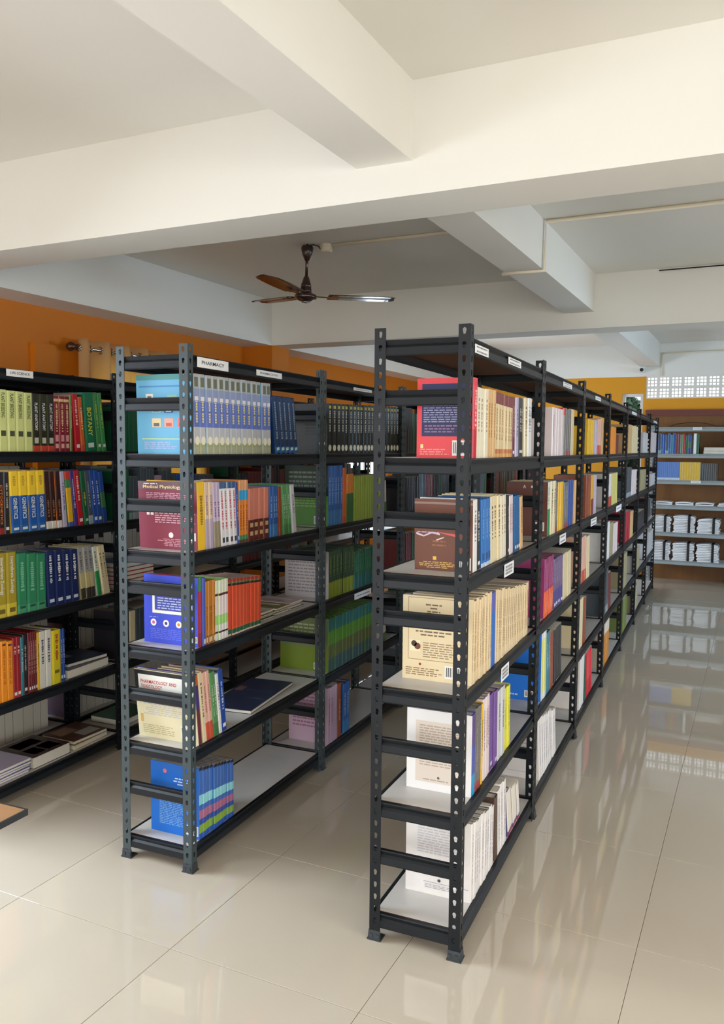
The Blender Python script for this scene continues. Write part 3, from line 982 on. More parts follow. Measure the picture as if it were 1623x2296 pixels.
RUNS = [
    ('A', 0, 1, 2.3356, 0.04393, 6, 0.2476, 0.2404, 0.2, 0.014, 0, 'plantbreeding'),
    ('A', 0, 1, 2.5991, 0.04001, 3, 0.2404, 0.2404, 0.19, 0.014, 0, 'plantanatomy'),
    ('A', 0, 1, 2.7192, 0.03083, 3, 0.2367, 0.2367, 0.19, 0.014, 0, 'maroonbio'),
    ('A', 0, 1, 2.8116, 0.01357, 1, 0.2462, 0.2462, 0.17, 0.014, 0, 'olive'),
    ('A', 0, 1, 2.8252, 0.03573, 1, 0.2509, 0.2509, 0.17, 0.014, 4, 'redthick'),
    ('A', 0, 1, 2.861, 0.02792, 1, 0.2413, 0.2413, 0.17, 0.014, 5, 'orangethin'),
    ('A', 0, 1, 2.8889, 0.06863, 1, 0.2628, 0.2628, 0.17, 0.014, 4, 'botany'),
    ('A', 0, 1, 2.9575, 0.03073, 3, 0.2672, 0.2672, 0.17, 0.014, 7, 'fern'),
    ('A', 0, 1, 3.0497, 0.03556, 2, 0.2526, 0.2526, 0.17, 0.014, 10, 'darkgreen'),
    ('A', 0, 2, 2.3585, 0.02613, 2, 0.2487, 0.2487, 0.17, 0.014, 0, 'charcoal'),
    ('A', 0, 2, 2.4107, 0.02895, 1, 0.2475, 0.2475, 0.17, 0.014, 0, 'cytogenetics'),
    ('A', 0, 2, 2.4397, 0.02714, 1, 0.2468, 0.2468, 0.17, 0.014, 0, 'charcoal'),
    ('A', 0, 2, 2.4668, 0.04672, 4, 0.2497, 0.2497, 0.17, 0.014, 2, 'genetics'),
    ('A', 0, 2, 2.6537, 0.03184, 3, 0.2453, 0.2453, 0.17, 0.014, 3, 'brownorange'),
    ('A', 0, 2, 2.7492, 0.02664, 1, 0.2431, 0.2431, 0.17, 0.014, 4, 'lilac'),
    ('A', 0, 2, 2.7759, 0.03518, 1, 0.2444, 0.2444, 0.17, 0.014, 5, 'yellowred'),
    ('A', 0, 2, 2.811, 0.02472, 1, 0.2456, 0.2456, 0.17, 0.014, 6, 'purple'),
    ('A', 0, 2, 2.8358, 0.03625, 1, 0.245, 0.245, 0.17, 0.014, 7, 'redthick'),
    ('A', 0, 2, 2.872, 0.03119, 1, 0.2442, 0.2442, 0.17, 0.014, 7, 'darkgreen'),
    ('A', 0, 2, 2.9032, 0.03168, 1, 0.2435, 0.2435, 0.17, 0.014, 7, 'slate'),
    ('A', 0, 2, 2.9349, 0.03093, 2, 0.2448, 0.2448, 0.17, 0.014, 7, 'royalblue'),
    ('A', 0, 2, 2.9967, 0.03315, 1, 0.2373, 0.2373, 0.17, 0.014, 8, 'navyplain'),
    ('A', 0, 3, 2.3387, 0.05228, 3, 0.2601, 0.2601, 0.17, 0.014, 0, 'zoology'),
    ('A', 0, 3, 2.4956, 0.05287, 3, 0.2489, 0.2363, 0.17, 0.014, 0, 'greenbio'),
    ('A', 0, 3, 2.6542, 0.04738, 4, 0.2401, 0.2307, 0.17, 0.014, 2, 'navywhite'),
    ('A', 0, 3, 2.8437, 0.0325, 3, 0.2387, 0.2387, 0.17, 0.014, 6, 'greycream'),
    ('A', 0, 3, 2.9412, 0.02958, 1, 0.2323, 0.2323, 0.17, 0.014, 9, 'greenwhite'),
    ('A', 0, 3, 2.9708, 0.02716, 2, 0.2333, 0.2333, 0.17, 0.014, 10, 'cream'),
    ('A', 0, 3, 3.0251, 0.03079, 1, 0.2422, 0.2422, 0.17, 0.014, 12, 'redthick'),
    ('A', 0, 4, 2.3403, 0.0309, 4, 0.2627, 0.2433, 0.17, 0.014, 0, 'orange'),
    ('A', 0, 4, 2.4639, 0.02117, 2, 0.2508, 0.2508, 0.17, 0.014, 0, 'redmaroon'),
    ('A', 0, 4, 2.5062, 0.01193, 1, 0.2455, 0.2455, 0.17, 0.014, 0, 'teal'),
    ('A', 0, 4, 2.5181, 0.02409, 1, 0.2524, 0.2524, 0.17, 0.014, 0, 'charcoal'),
    ('A', 0, 4, 2.5422, 0.01228, 4, 0.2568, 0.2568, 0.17, 0.014, 0, 'maroon'),
    ('A', 0, 4, 2.5913, 0.01499, 1, 0.2467, 0.2467, 0.17, 0.014, 0, 'yellow'),
    ('A', 0, 4, 2.6063, 0.03576, 2, 0.2475, 0.2475, 0.17, 0.014, 0, 'whiteprint'),
    ('A', 0, 4, 2.6778, 0.05007, 1, 0.2367, 0.2367, 0.17, 0.014, 0, 'yellowscript'),
    ('A', 0, 4, 2.7279, 0.01343, 2, 0.2345, 0.2345, 0.17, 0.014, 0, 'royalblue'),
    ('L', 0, 1, 2.3234, 0.03754, 14, 0.2698, 0.2726, 0.234, 0.014, 1.5, 'lavender'),
    ('L', 0, 1, 2.8489, 0.04018, 5, 0.2273, 0.2265, 0.17, 0.014, 9, 'deepblue'),
    ('L', 0, 2, 2.3426, 0.05059, 1, 0.2352, 0.2352, 0.245, 0.014, 2, 'yellow'),
    ('L', 0, 2, 2.3932, 0.02195, 2, 0.2335, 0.2335, 0.17, 0.014, 2, 'beigelilac'),
    ('L', 0, 2, 2.4371, 0.02258, 2, 0.2319, 0.2319, 0.17, 0.014, 3, 'lilacolive'),
    ('L', 0, 2, 2.4822, 0.02738, 4, 0.2303, 0.2303, 0.17, 0.014, 4, 'whitered'),
    ('L', 0, 2, 2.5917, 0.01228, 1, 0.2265, 0.2265, 0.17, 0.014, 4, 'royalblue'),
    ('L', 0, 2, 2.604, 0.022, 3, 0.2326, 0.2326, 0.17, 0.014, 0, 'orangeblue'),
    ('L', 0, 2, 2.67, 0.03852, 4, 0.2001, 0.2001, 0.17, 0.014, 0, 'salmon'),
    ('L', 0, 2, 2.8241, 0.02381, 3, 0.2007, 0.2007, 0.17, 0.014, 2, 'blue'),
    ('L', 0, 2, 2.8955, 0.01284, 2, 0.1978, 0.1978, 0.17, 0.014, 3, 'rust'),
    ('L', 0, 2, 2.9212, 0.02385, 3, 0.204, 0.204, 0.17, 0.014, 6, 'leafgreen'),
    ('L', 0, 2, 2.9966, 0.03888, 1, 0.2011, 0.2011, 0.17, 0.014, 8, 'greywhite'),
    ('L', 0, 3, 2.3411, 0.012, 2, 0.2428, 0.2428, 0.228, 0.014, 0, 'redthin'),
    ('L', 0, 3, 2.365, 0.01892, 1, 0.2393, 0.2393, 0.17, 0.014, 0, 'periwinkle'),
    ('L', 0, 3, 2.384, 0.01524, 4, 0.224, 0.224, 0.17, 0.014, 0, 'goldbrown'),
    ('L', 0, 3, 2.4449, 0.02027, 4, 0.2167, 0.2167, 0.17, 0.014, 0, 'whitegreen'),
    ('L', 0, 3, 2.526, 0.02577, 9, 0.2113, 0.1954, 0.17, 0.014, 0, 'redorange'),
    ('L', 0, 4, 2.3368, 0.02418, 1, 0.2532, 0.2532, 0.254, 0.014, 6, 'purplered'),
    ('L', 0, 4, 2.361, 0.02456, 1, 0.2582, 0.2582, 0.17, 0.014, 7, 'cream'),
    ('L', 0, 4, 2.3856, 0.02372, 2, 0.2521, 0.2521, 0.17, 0.014, 7, 'salmonpink'),
    ('L', 0, 4, 2.433, 0.01862, 2, 0.2402, 0.2402, 0.17, 0.014, 7, 'leafgreen'),
    ('L', 0, 4, 2.4703, 0.01748, 1, 0.226, 0.226, 0.17, 0.014, 7, 'white'),
    ('L', 0, 4, 2.4878, 0.03553, 1, 0.2348, 0.2348, 0.17, 0.014, 7, 'royalblue'),
    ('L', 0, 5, 2.338, 0.02222, 10, 0.2566, 0.2152, 0.207, 0.014, 0, 'wave'),
    ('L', 1, 1, 3.3512, 0.06638, 14, 0.2238, 0.2477, 0.175, 0.014, 0, 'blackoval'),
    ('L', 2, 1, 4.3223, 0.06125, 2, 0.2496, 0.2496, 0.17, 0.014, 0, 'charcoal'),
    ('L', 1, 2, 3.355, 0.03167, 5, 0.2743, 0.2743, 0.224, 0.014, 0, 'blue'),
    ('L', 1, 2, 3.5134, 0.02013, 2, 0.2612, 0.2612, 0.17, 0.014, 0, 'orangethin'),
    ('L', 1, 2, 3.5537, 0.04406, 2, 0.2307, 0.2307, 0.17, 0.014, 0, 'forestorange'),
    ('L', 1, 2, 3.6418, 0.02902, 12, 0.2197, 0.2197, 0.17, 0.014, 0, 'lime'),
    ('L', 1, 2, 3.9962, 0.06896, 1, 0.1817, 0.1817, 0.17, 0.014, 5, 'creamgreen'),
    ('L', 1, 3, 3.3589, 0.04129, 7, 0.2184, 0.2184, 0.226, 0.014, 0, 'forestlime'),
    ('L', 1, 3, 3.648, 0.04487, 7, 0.1857, 0.1857, 0.17, 0.014, 0, 'forestteal'),
    ('L', 1, 4, 3.3629, 0.03908, 14, 0.2488, 0.2488, 0.252, 0.014, 0, 'tealgreen'),
    ('L', 1, 4, 4.0208, 0.06378, 1, 0.1238, 0.1238, 0.17, 0.014, 8, 'creamgreen'),
    ('L', 1, 5, 3.3669, 0.02421, 4, 0.2651, 0.2651, 0.207, 0.014, 0, 'pinklilac'),
    ('L', 1, 5, 3.4637, 0.04505, 1, 0.2606, 0.2606, 0.17, 0.014, 0, 'rust'),
    ('L', 1, 5, 3.5291, 0.04162, 2, 0.2433, 0.2433, 0.17, 0.014, 0, 'blue'),
    ('R', 0, 1, 2.2633, 0.04602, 1, 0.227, 0.227, 0.168, 0.014, 0, 'scarlet'),
    ('R', 0, 1, 2.3093, 0.03917, 3, 0.2029, 0.2029, 0.17, 0.014, 0, 'creamwhite'),
    ('R', 0, 1, 2.4269, 0.02997, 3, 0.2058, 0.2058, 0.17, 0.014, 0, 'tan'),
    ('R', 0, 1, 2.5168, 0.03843, 6, 0.2038, 0.1981, 0.17, 0.014, 0, 'creambrown'),
    ('R', 0, 1, 2.7474, 0.03889, 1, 0.201, 0.201, 0.17, 0.014, 2, 'maroon'),
    ('R', 0, 1, 2.7928, 0.04685, 1, 0.2007, 0.2007, 0.17, 0.014, 3, 'lilac'),
    ('R', 0, 1, 2.8397, 0.03828, 2, 0.2035, 0.2035, 0.17, 0.014, 3, 'charcoal'),
    ('R', 0, 1, 2.9234, 0.05094, 1, 0.2068, 0.2068, 0.17, 0.014, 3, 'cream'),
    ('R', 0, 1, 2.9817, 0.08378, 1, 0.2102, 0.2102, 0.17, 0.014, 3, 'white'),
    ('R', 0, 2, 2.2855, 0.05171, 1, 0.21, 0.21, 0.177, 0.014, 2, 'white'),
    ('R', 0, 2, 2.3372, 0.04386, 1, 0.2098, 0.2098, 0.17, 0.014, 4, 'charcoal'),
    ('R', 0, 2, 2.3811, 0.11359, 1, 0.2074, 0.2074, 0.17, 0.014, 5, 'skyblue'),
    ('R', 0, 2, 2.4947, 0.06473, 2, 0.2096, 0.2096, 0.17, 0.014, 5, 'cream'),
    ('R', 0, 2, 2.6241, 0.04241, 2, 0.2059, 0.2059, 0.17, 0.014, 5, 'creamwhite'),
    ('R', 0, 2, 2.7089, 0.02514, 1, 0.2016, 0.2016, 0.17, 0.014, 5, 'charcoal'),
    ('R', 0, 2, 2.7341, 0.03567, 2, 0.2004, 0.2004, 0.17, 0.014, 5, 'pinkwhite'),
    ('R', 0, 2, 2.8054, 0.09577, 1, 0.1968, 0.1968, 0.17, 0.014, 6, 'denim'),
    ('R', 0, 2, 2.9012, 0.05012, 1, 0.1888, 0.1888, 0.17, 0.014, 7, 'tan'),
    ('R', 0, 3, 2.2987, 0.01925, 11, 0.2537, 0.2422, 0.216, 0.014, 0, 'journal'),
    ('R', 0, 3, 2.5104, 0.05551, 1, 0.2393, 0.2393, 0.17, 0.014, 1, 'cobalt'),
    ('R', 0, 3, 2.5659, 0.02656, 19, 0.2376, 0.1952, 0.17, 0.014, 0, 'journal'),
    ('R', 0, 4, 2.3169, 0.04337, 1, 0.2493, 0.2493, 0.205, 0.014, 0, 'purpleblue'),
    ('R', 0, 4, 2.3603, 0.03003, 2, 0.2582, 0.2582, 0.17, 0.014, 0, 'greyspeck'),
    ('R', 0, 4, 2.4203, 0.02061, 1, 0.2547, 0.2547, 0.17, 0.014, 0, 'yellow'),
    ('R', 0, 4, 2.4409, 0.02852, 3, 0.2629, 0.2629, 0.17, 0.014, 2, 'pinkwhite'),
    ('R', 0, 4, 2.532, 0.04564, 2, 0.2517, 0.2517, 0.17, 0.014, 2, 'violet'),
    ('R', 0, 4, 2.6292, 0.0488, 2, 0.2397, 0.2397, 0.17, 0.014, 2, 'greywhite'),
    ('R', 0, 4, 2.7331, 0.0389, 2, 0.2192, 0.2192, 0.17, 0.014, 2, 'lemon'),
    ('R', 0, 5, 2.3395, 0.02945, 9, 0.2481, 0.2107, 0.211, 0.014, 0, 'whitejournal'),
    ('R', 0, 5, 2.6104, 0.04142, 1, 0.2236, 0.2236, 0.17, 0.014, 4, 'darkbrown'),
    ('R', 0, 5, 2.6578, 0.04179, 3, 0.2358, 0.2358, 0.17, 0.014, 5, 'whitejournal'),
    ('R', 0, 5, 2.7963, 0.06269, 3, 0.1822, 0.1524, 0.17, 0.014, 15, 'creamred'),
    ('R', 1, 1, 3.4388, 0.04298, 6, 0.2002, 0.2002, 0.17, 0.014, 0, 'pinkwhite'),
    ('R', 1, 1, 3.6967, 0.05593, 1, 0.2088, 0.2088, 0.17, 0.014, 0, 'redgrey'),
    ('R', 1, 1, 3.764, 0.04316, 3, 0.208, 0.208, 0.17, 0.014, 0, 'greyspeck'),
    ('R', 1, 1, 3.8935, 0.04974, 2, 0.2119, 0.2119, 0.17, 0.014, 0, 'cream'),
    ('R', 1, 2, 3.379, 0.07594, 1, 0.2228, 0.2228, 0.17, 0.014, 0, 'greenwhite'),
    ('R', 1, 2, 3.4549, 0.05483, 2, 0.2238, 0.2238, 0.17, 0.014, 0, 'cream'),
    ('R', 1, 2, 3.5646, 0.06255, 1, 0.2162, 0.2162, 0.17, 0.014, 0, 'greyspeck'),
    ('R', 1, 2, 3.6271, 0.06568, 2, 0.214, 0.214, 0.17, 0.014, 0, 'yellow'),
    ('R', 1, 2, 3.7585, 0.05817, 2, 0.2094, 0.2094, 0.17, 0.014, 0, 'greyspeck'),
    ('R', 1, 2, 3.8748, 0.13589, 1, 0.2135, 0.2135, 0.17, 0.014, 0, 'royalblue'),
    ('R', 1, 2, 4.0107, 0.07791, 1, 0.209, 0.209, 0.17, 0.014, 0, 'tan'),
    ('R', 1, 3, 3.3579, 0.05327, 4, 0.245, 0.245, 0.17, 0.014, 0, 'magentaorange'),
    ('R', 1, 3, 3.571, 0.05405, 4, 0.219, 0.219, 0.17, 0.014, 2, 'violetnavy'),
    ('R', 1, 3, 3.7986, 0.05751, 4, 0.216, 0.216, 0.17, 0.014, 6, 'cream'),
    ('R', 1, 4, 3.3375, 0.051, 2, 0.2853, 0.2853, 0.17, 0.014, 2, 'lemonwhite'),
    ('R', 1, 4, 3.4395, 0.08772, 1, 0.268, 0.268, 0.17, 0.014, 3, 'teal'),
    ('R', 1, 4, 3.5272, 0.03411, 3, 0.2538, 0.2538, 0.17, 0.014, 4, 'rust'),
    ('R', 1, 4, 3.6295, 0.04672, 4, 0.2448, 0.2448, 0.17, 0.014, 6, 'charcoal'),
    ('R', 1, 5, 3.3615, 0.04359, 9, 0.288, 0.2229, 0.17, 0.014, 11, 'whitejournal'),
    ('R', 2, 1, 4.4124, 0.07507, 3, 0.1849, 0.1849, 0.17, 0.014, 0, 'yellow'),
    ('R', 2, 1, 4.6376, 0.06932, 2, 0.1879, 0.1879, 0.17, 0.014, -3, 'lilac'),
    ('R', 2, 1, 4.7762, 0.12788, 1, 0.1976, 0.1976, 0.17, 0.014, -3, 'salmonpink'),
    ('R', 2, 1, 4.9041, 0.13451, 1, 0.2072, 0.2072, 0.17, 0.014, -5, 'tan'),
    ('R', 2, 2, 4.4, 0.06305, 3, 0.2217, 0.2217, 0.17, 0.014, 0, 'rust'),
    ('R', 2, 2, 4.5891, 0.11751, 1, 0.2188, 0.2188, 0.17, 0.014, 0, 'yellowmaroon'),
    ('R', 2, 2, 4.7066, 0.08744, 1, 0.2156, 0.2156, 0.17, 0.014, 0, 'lilac'),
    ('R', 2, 3, 4.3437, 0.07581, 2, 0.2413, 0.2413, 0.17, 0.014, 5, 'salmonpink'),
    ('R', 2, 3, 4.4954, 0.11211, 1, 0.2314, 0.2314, 0.17, 0.014, 5, 'cream'),
    ('R', 2, 4, 4.3189, 0.10324, 1, 0.2631, 0.2631, 0.17, 0.014, 0, 'cream'),
    ('R', 2, 4, 4.4222, 0.06185, 2, 0.2458, 0.2458, 0.17, 0.014, 3, 'rust'),
    ('R', 2, 5, 4.3801, 0.07588, 2, 0.2729, 0.2729, 0.17, 0.014, 0, 'whitejournal'),
    ('R', 2, 5, 4.5476, 0.08006, 1, 0.2581, 0.2581, 0.17, 0.014, 6, 'forest'),
    ('R', 2, 5, 4.6439, 0.18681, 1, 0.2611, 0.2611, 0.17, 0.014, 8, 'scarlet'),
    ('R', 3, 1, 5.3739, 0.12805, 2, 0.1712, 0.1712, 0.17, 0.014, 0, 'orange'),
    ('R', 3, 1, 5.63, 0.1754, 1, 0.1257, 0.1257, 0.17, 0.014, 0, 'maroon'),
    ('R', 3, 2, 5.2813, 0.11098, 2, 0.2054, 0.2054, 0.17, 0.014, 0, 'whiteredfoot'),
    ('R', 3, 2, 5.5033, 0.09692, 3, 0.2053, 0.2053, 0.17, 0.014, 3, 'lemonpale'),
    ('R', 3, 3, 5.2353, 0.21613, 1, 0.2381, 0.2381, 0.17, 0.014, 0, 'white'),
    ('R', 3, 3, 5.4514, 0.10468, 2, 0.2204, 0.2204, 0.17, 0.014, 0, 'khaki'),
    ('R', 3, 3, 5.6608, 0.11252, 2, 0.2033, 0.2033, 0.17, 0.014, 0, 'pinkwhite'),
    ('R', 3, 4, 5.2327, 0.1293, 2, 0.288, 0.288, 0.17, 0.014, 5, 'slate'),
    ('R', 3, 4, 5.4913, 0.13846, 1, 0.2424, 0.2424, 0.17, 0.014, 9, 'maroon'),
    ('R', 3, 5, 5.2698, 0.16416, 2, 0.288, 0.288, 0.17, 0.014, 0, 'orangewhite'),
    ('R', 4, 1, 6.3691, 0.28921, 1, 0.2139, 0.2139, 0.17, 0.014, 0, 'tan'),
    ('R', 4, 1, 6.692, 0.23488, 2, 0.2129, 0.2129, 0.17, 0.014, 2, 'cream'),
    ('R', 4, 2, 6.3491, 0.17526, 2, 0.2233, 0.2233, 0.17, 0.014, 0, 'slate'),
    ('R', 4, 2, 6.7333, 0.3933, 1, 0.1985, 0.1985, 0.17, 0.014, 0, 'pinkwhite'),
    ('R', 4, 3, 6.3906, 0.35086, 1, 0.2272, 0.2272, 0.17, 0.014, 0, 'crimson'),
    ('R', 4, 3, 6.7415, 0.20724, 1, 0.2099, 0.2099, 0.17, 0.014, 0, 'tan'),
    ('R', 4, 4, 6.3434, 0.2452, 1, 0.2594, 0.2594, 0.17, 0.014, 0, 'khaki'),
    ('R', 4, 5, 6.4135, 0.2477, 1, 0.2542, 0.2542, 0.17, 0.014, 0, 'olive'),
    ('R', 5, 1, 7.6117, 0.30356, 2, 0.18, 0.18, 0.17, 0.014, 0, 'greywhite'),
    ('R', 5, 2, 7.4826, 0.26564, 2, 0.1821, 0.1821, 0.17, 0.014, 0, 'khaki'),
    ('R', 5, 3, 7.4421, 0.25934, 2, 0.1545, 0.1545, 0.17, 0.014, 0, 'charcoal'),
    ('R', 6, 1, 8.5861, 0.48577, 2, 0.1995, 0.1995, 0.17, 0.014, 0, 'pinkwhite'),
    ('R', 6, 2, 8.6228, 0.28995, 2, 0.12, 0.12, 0.17, 0.014, 0, 'greywhite'),
    ('R', 6, 4, 8.6467, 0.31373, 2, 0.2147, 0.2147, 0.17, 0.014, 0, 'greywhite'),
]
for r in RUNS:
    place_run(*r)


# ------------------------------------------------------------------ further bays: what shows through the frames
def fill(rk, bay, styles, frac, seed, shelves=(1, 2, 3, 4, 5), dark=False):
    x, ystart, levels, rname, nb = RACKS[rk]
    rnd = random.Random(seed)
    for sh in shelves:
        y = ystart + bay + .03
        end = ystart + bay + .03 + .93 * frac
        while y < end - .1:
            k = rnd.randint(2, 5)
            t = rnd.choice((.022, .028, .034))
            h = rnd.uniform(.19, .25)
            place_run(rk, bay, sh, y, t, k, h, h, .17, .014, 0, rnd.choice(styles))
            y = _state[(rk, bay, sh)]['y'] + .001


fill('L', 2, ['charcoal', 'darkgreen', 'forest', 'slate', 'maroon', 'goldbrown'], .9, 3)
fill('L', 3, ['charcoal', 'darkgreen', 'slate', 'forest'], .95, 13, shelves=(1, 2, 3))
fill('L', 4, ['charcoal', 'forest', 'slate', 'maroon'], .95, 14, shelves=(1, 2, 3))
fill('L', 5, ['charcoal', 'slate', 'maroon'], .95, 15, shelves=(1, 2))
fill('A', 3, ['charcoal', 'slate', 'forest'], .95, 16, shelves=(1, 2))
fill('A', 1, ['charcoal', 'teal', 'slate', 'royalblue', 'pinklilac', 'darkgreen'], .95, 5, shelves=(1, 2))
fill('A', 1, ['charcoal', 'maroon', 'slate', 'cream'], .5, 6, shelves=(4,))
fill('A', 2, ['charcoal', 'forest', 'slate', 'maroon'], .95, 8, shelves=(1, 2, 3))
fill('R', 5, ['greywhite', 'charcoal', 'khaki'], .5, 9, shelves=(4, 5))
fill('R', 6, ['charcoal', 'maroon', 'slate'], .5, 10, shelves=(3,))

# the rack behind LIFE SCIENCE: its books turn their page edges this way
xb = XA - DA - .03
for bay in range(2):
    for sh in range(1, 6):
        rnd = random.Random(bay * 10 + sh)
        y = YA + bay + .05 + (.2 if bay == 0 else 0)
        n = 0
        while y < YA + bay + .90:
            t = rnd.choice((.034, .045, .06))
            h = round(rnd.uniform(.20, .26), 2)
            n += 1
            make_book('purplegrey', t, .20, h, (xb - .256, y + t, LEVELS[sh] + .0003), (0, 0, PI),
                      f"grey-purple volume with page edges out, {ordinal(n)} on {SHELF[sh]}, {BAYN[bay]} bay behind LIFE SCIENCE rack",
                      f"volumes on the {SHELF[sh]} behind the LIFE SCIENCE rack, {BAYN[bay]} bay", False, weight=.04)
            y += t + .002


# ------------------------------------------------------------------ grey shelves on the far wall
FR = Matrix.Rotation(-PI / 2 + BROT, 4, 'Z')


def far(p):                     # local rack coordinates -> world
    v = FR @ Vector(p)
    return (v.x + FX, v.y + FY, v.z)


def far_books(sh, y0, n, t, h, style, lean=0, seed=1):
    rnd = random.Random(seed)
    y = y0
    c = far_n.setdefault(sh, 0)
    for k in range(n):
        s = style if isinstance(style, str) else rnd.choice(style)
        c += 1
        hh = round(h + rnd.choice((-.01, 0, .008)) * (0 if isinstance(style, str) else 1), 3)
        make_book(s, t, .17, hh, far((-.02, y, FARL[sh] + .0003)), (0, 0, -PI / 2 + BROT),
                  f"{S[s]['look']}, {ordinal(c)} book on {SHELF[sh]} of grey far-wall shelves", f"books on the {SHELF[sh]} of the grey far-wall shelves", False)
        y += t + .001
    far_n[sh] = c
    return y


far_n = {}
y = far_books(1, .06, 8, .024, .215, ['slate', 'royalblue', 'teal', 'blue', 'deepblue'], seed=4)
y = far_books(1, y + .004, 4, .022, .205, ['fern', 'redthick', 'maroon', 'rust'], seed=5)
y = far_books(1, y + .006, 5, .026, .21, ['charcoal', 'white', 'greyspeck', 'navyplain', 'darkgreen'], seed=6)
y = far_books(1, .95, 12, .026, .21, ['charcoal', 'white', 'teal', 'maroon'], seed=7)
y = far_books(2, .06, 13, .0185, .195, 'farblue')
y = far_books(2, y + .002, 8, .0245, .195, 'faryellow')
y = far_books(2, y + .003, 8, .020, .185, 'fardark')




build_books()

# ------------------------------------------------------------------ what the end books show on their outer covers
class Art:
    """flat print on the near cover of a book: shares run left to right and bottom to top"""

    def __init__(s, key):
        q, s.t, s.d, s.h = FIRST[key]
        s.o = q['o']
        s.mb, s.m = MB(), []

    def mi(s, c):
        m = print_mat(c)
        if m not in s.m:
            s.m.append(m)
        return s.m.index(m)

    def p(s, a, b, k=1):
        return (-s.d + a * s.d, -.0004 * k, b * s.h)

    def rect(s, a0, a1, b0, b1, c, k=1):
        s.mb.quad([s.p(a0, b0, k), s.p(a1, b0, k), s.p(a1, b1, k), s.p(a0, b1, k)], s.mi(c))
        return s

    def frame(s, a0, a1, b0, b1, c, w=.03, k=1):
        for q in ((a0, a1, b0, b0 + w), (a0, a1, b1 - w, b1), (a0, a0 + w, b0 + w, b1 - w), (a1 - w, a1, b0 + w, b1 - w)):
            s.rect(*q, c, k)
        return s

    def disc(s, a, b, r, c, k=1):
        s.mb.quad([(-s.d + a * s.d + r * math.cos(2 * PI * q / 16), -.0004 * k, b * s.h + r * math.sin(2 * PI * q / 16)) for q in range(16)], s.mi(c))
        return s

    def lines(s, a0, a1, b0, b1, n, c, k=2, ragged=.25, seed=1, center=False):
        rnd = random.Random(seed)
        for q in range(n):
            b = b1 - (b1 - b0) * (q + .5) / n
            hh = (b1 - b0) / n * .22
            a = a0
            e = a1 - (a1 - a0) * rnd.uniform(0, ragged)
            if center:
                a = a0 + (a1 - e)
            while a < e - .01:
                w = rnd.uniform(.04, .12)
                s.rect(a, min(e, a + w), b - hh, b + hh, c, k)
                a += w + .018
        return s

    def text(s, body, a, b, w, h, c, k=2):
        put_text(s.mb, body, s.p(a, b, k), (1, 0, 0), (0, 0, 1), w * s.d, h * s.h, s.mi(c))
        return s

    def barcode(s, a0, a1, b0, b1, k=2):
        s.rect(a0, a1, b0, b1, (236, 234, 230), k)
        rnd = random.Random(5)
        a = a0 + (a1 - a0) * .08
        while a < a1 - (a1 - a0) * .1:
            w = (a1 - a0) * rnd.uniform(.02, .06)
            s.rect(a, a + w, b0 + (b1 - b0) * .15, b1 - (b1 - b0) * .12, (40, 40, 44), k + 1)
            a += w + (a1 - a0) * rnd.uniform(.03, .06)
        return s

    def done(s):
        o = link('cover_print', s.mb.mesh('cover_print', s.m, fix=False), s.o)
        return o


BLU, NAV = (100, 172, 210), (34, 36, 84)
# aisle rack
a = Art(('R', 0, 1))
a.rect(.09, .93, .27, .93, NAV)
a.lines(.14, .88, .80, .87, 1, (150, 120, 150), ragged=.05, seed=2).lines(.12, .86, .44, .70, 9, (150, 150, 185), seed=3, ragged=.2).lines(.14, .80, .31, .42, 3, (150, 110, 150), seed=4)
a.rect(.07, .12, .12, .17, (240, 220, 150)).lines(.06, .60, .03, .12, 3, (245, 150, 140), seed=5).barcode(.64, .92, .03, .22).done()
a = Art(('R', 0, 2))
a.rect(0, 1, 0, 1, (110, 64, 46))
a.rect(.0, 1, .93, .96, (150, 120, 110), 2)
a.rect(.62, .72, .73, .78, (200, 206, 226), 2).lines(.05, .45, .52, .55, 1, (206, 190, 220), seed=7)
a.mb.quad([a.p(.03, .50, 2), a.p(.16, .47, 2), a.p(.30, .52, 2), a.p(.44, .50, 2), a.p(.44, .525, 2), a.p(.30, .545, 2), a.p(.16, .49, 2), a.p(.03, .53, 2)], a.mi((214, 190, 206)))
a.mb.quad([a.p(.40, .545, 2), a.p(.78, .515, 2), a.p(.74, .48, 2), a.p(.50, .52, 2)], a.mi((214, 90, 96)))
a.mb.quad([a.p(.38, .44, 2), a.p(.52, .48, 2), a.p(.50, .46, 2), a.p(.38, .42, 2)], a.mi((230, 210, 205)))
a.lines(.30, .55, .33, .44, 2, (150, 96, 60), seed=8, center=True).rect(.32, .38, .15, .20, (224, 180, 70), 2)
a.lines(.06, .74, .03, .13, 4, (214, 176, 90), seed=9, ragged=.3, center=True).barcode(.72, .97, .03, .20).done()
a = Art(('R', 0, 3))
a.rect(0, 1, 0, 1, (226, 206, 166))
a.frame(.08, .84, .24, .98, (150, 120, 90), .006, 2).lines(.18, .72, .52, .92, 10, (120, 100, 76), seed=10, center=True, ragged=.5)
a.lines(.30, .80, .27, .46, 7, (150, 128, 100), seed=11).rect(.11, .26, .34, .47, (232, 224, 186), 2).disc(.17, .43, .009, (70, 40, 34), 3).disc(.22, .40, .010, (110, 60, 44), 3)
a.disc(.26, .19, .004, (150, 70, 60), 3).lines(.05, .60, .05, .15, 4, (140, 110, 80), seed=12).barcode(.62, .88, .05, .20).done()
a = Art(('R', 0, 4))
a.rect(0, 1, 0, 1, (236, 232, 230))
a.rect(.14, .90, .10, .86, (222, 208, 194), 2).lines(.20, .86, .30, .82, 16, (182, 164, 150), k=3, seed=13, ragged=.08).disc(.50, .17, .004, (90, 90, 90), 3).lines(.26, .66, .12, .15, 1, (170, 160, 150), k=3, seed=14).done()
a = Art(('R', 0, 5))
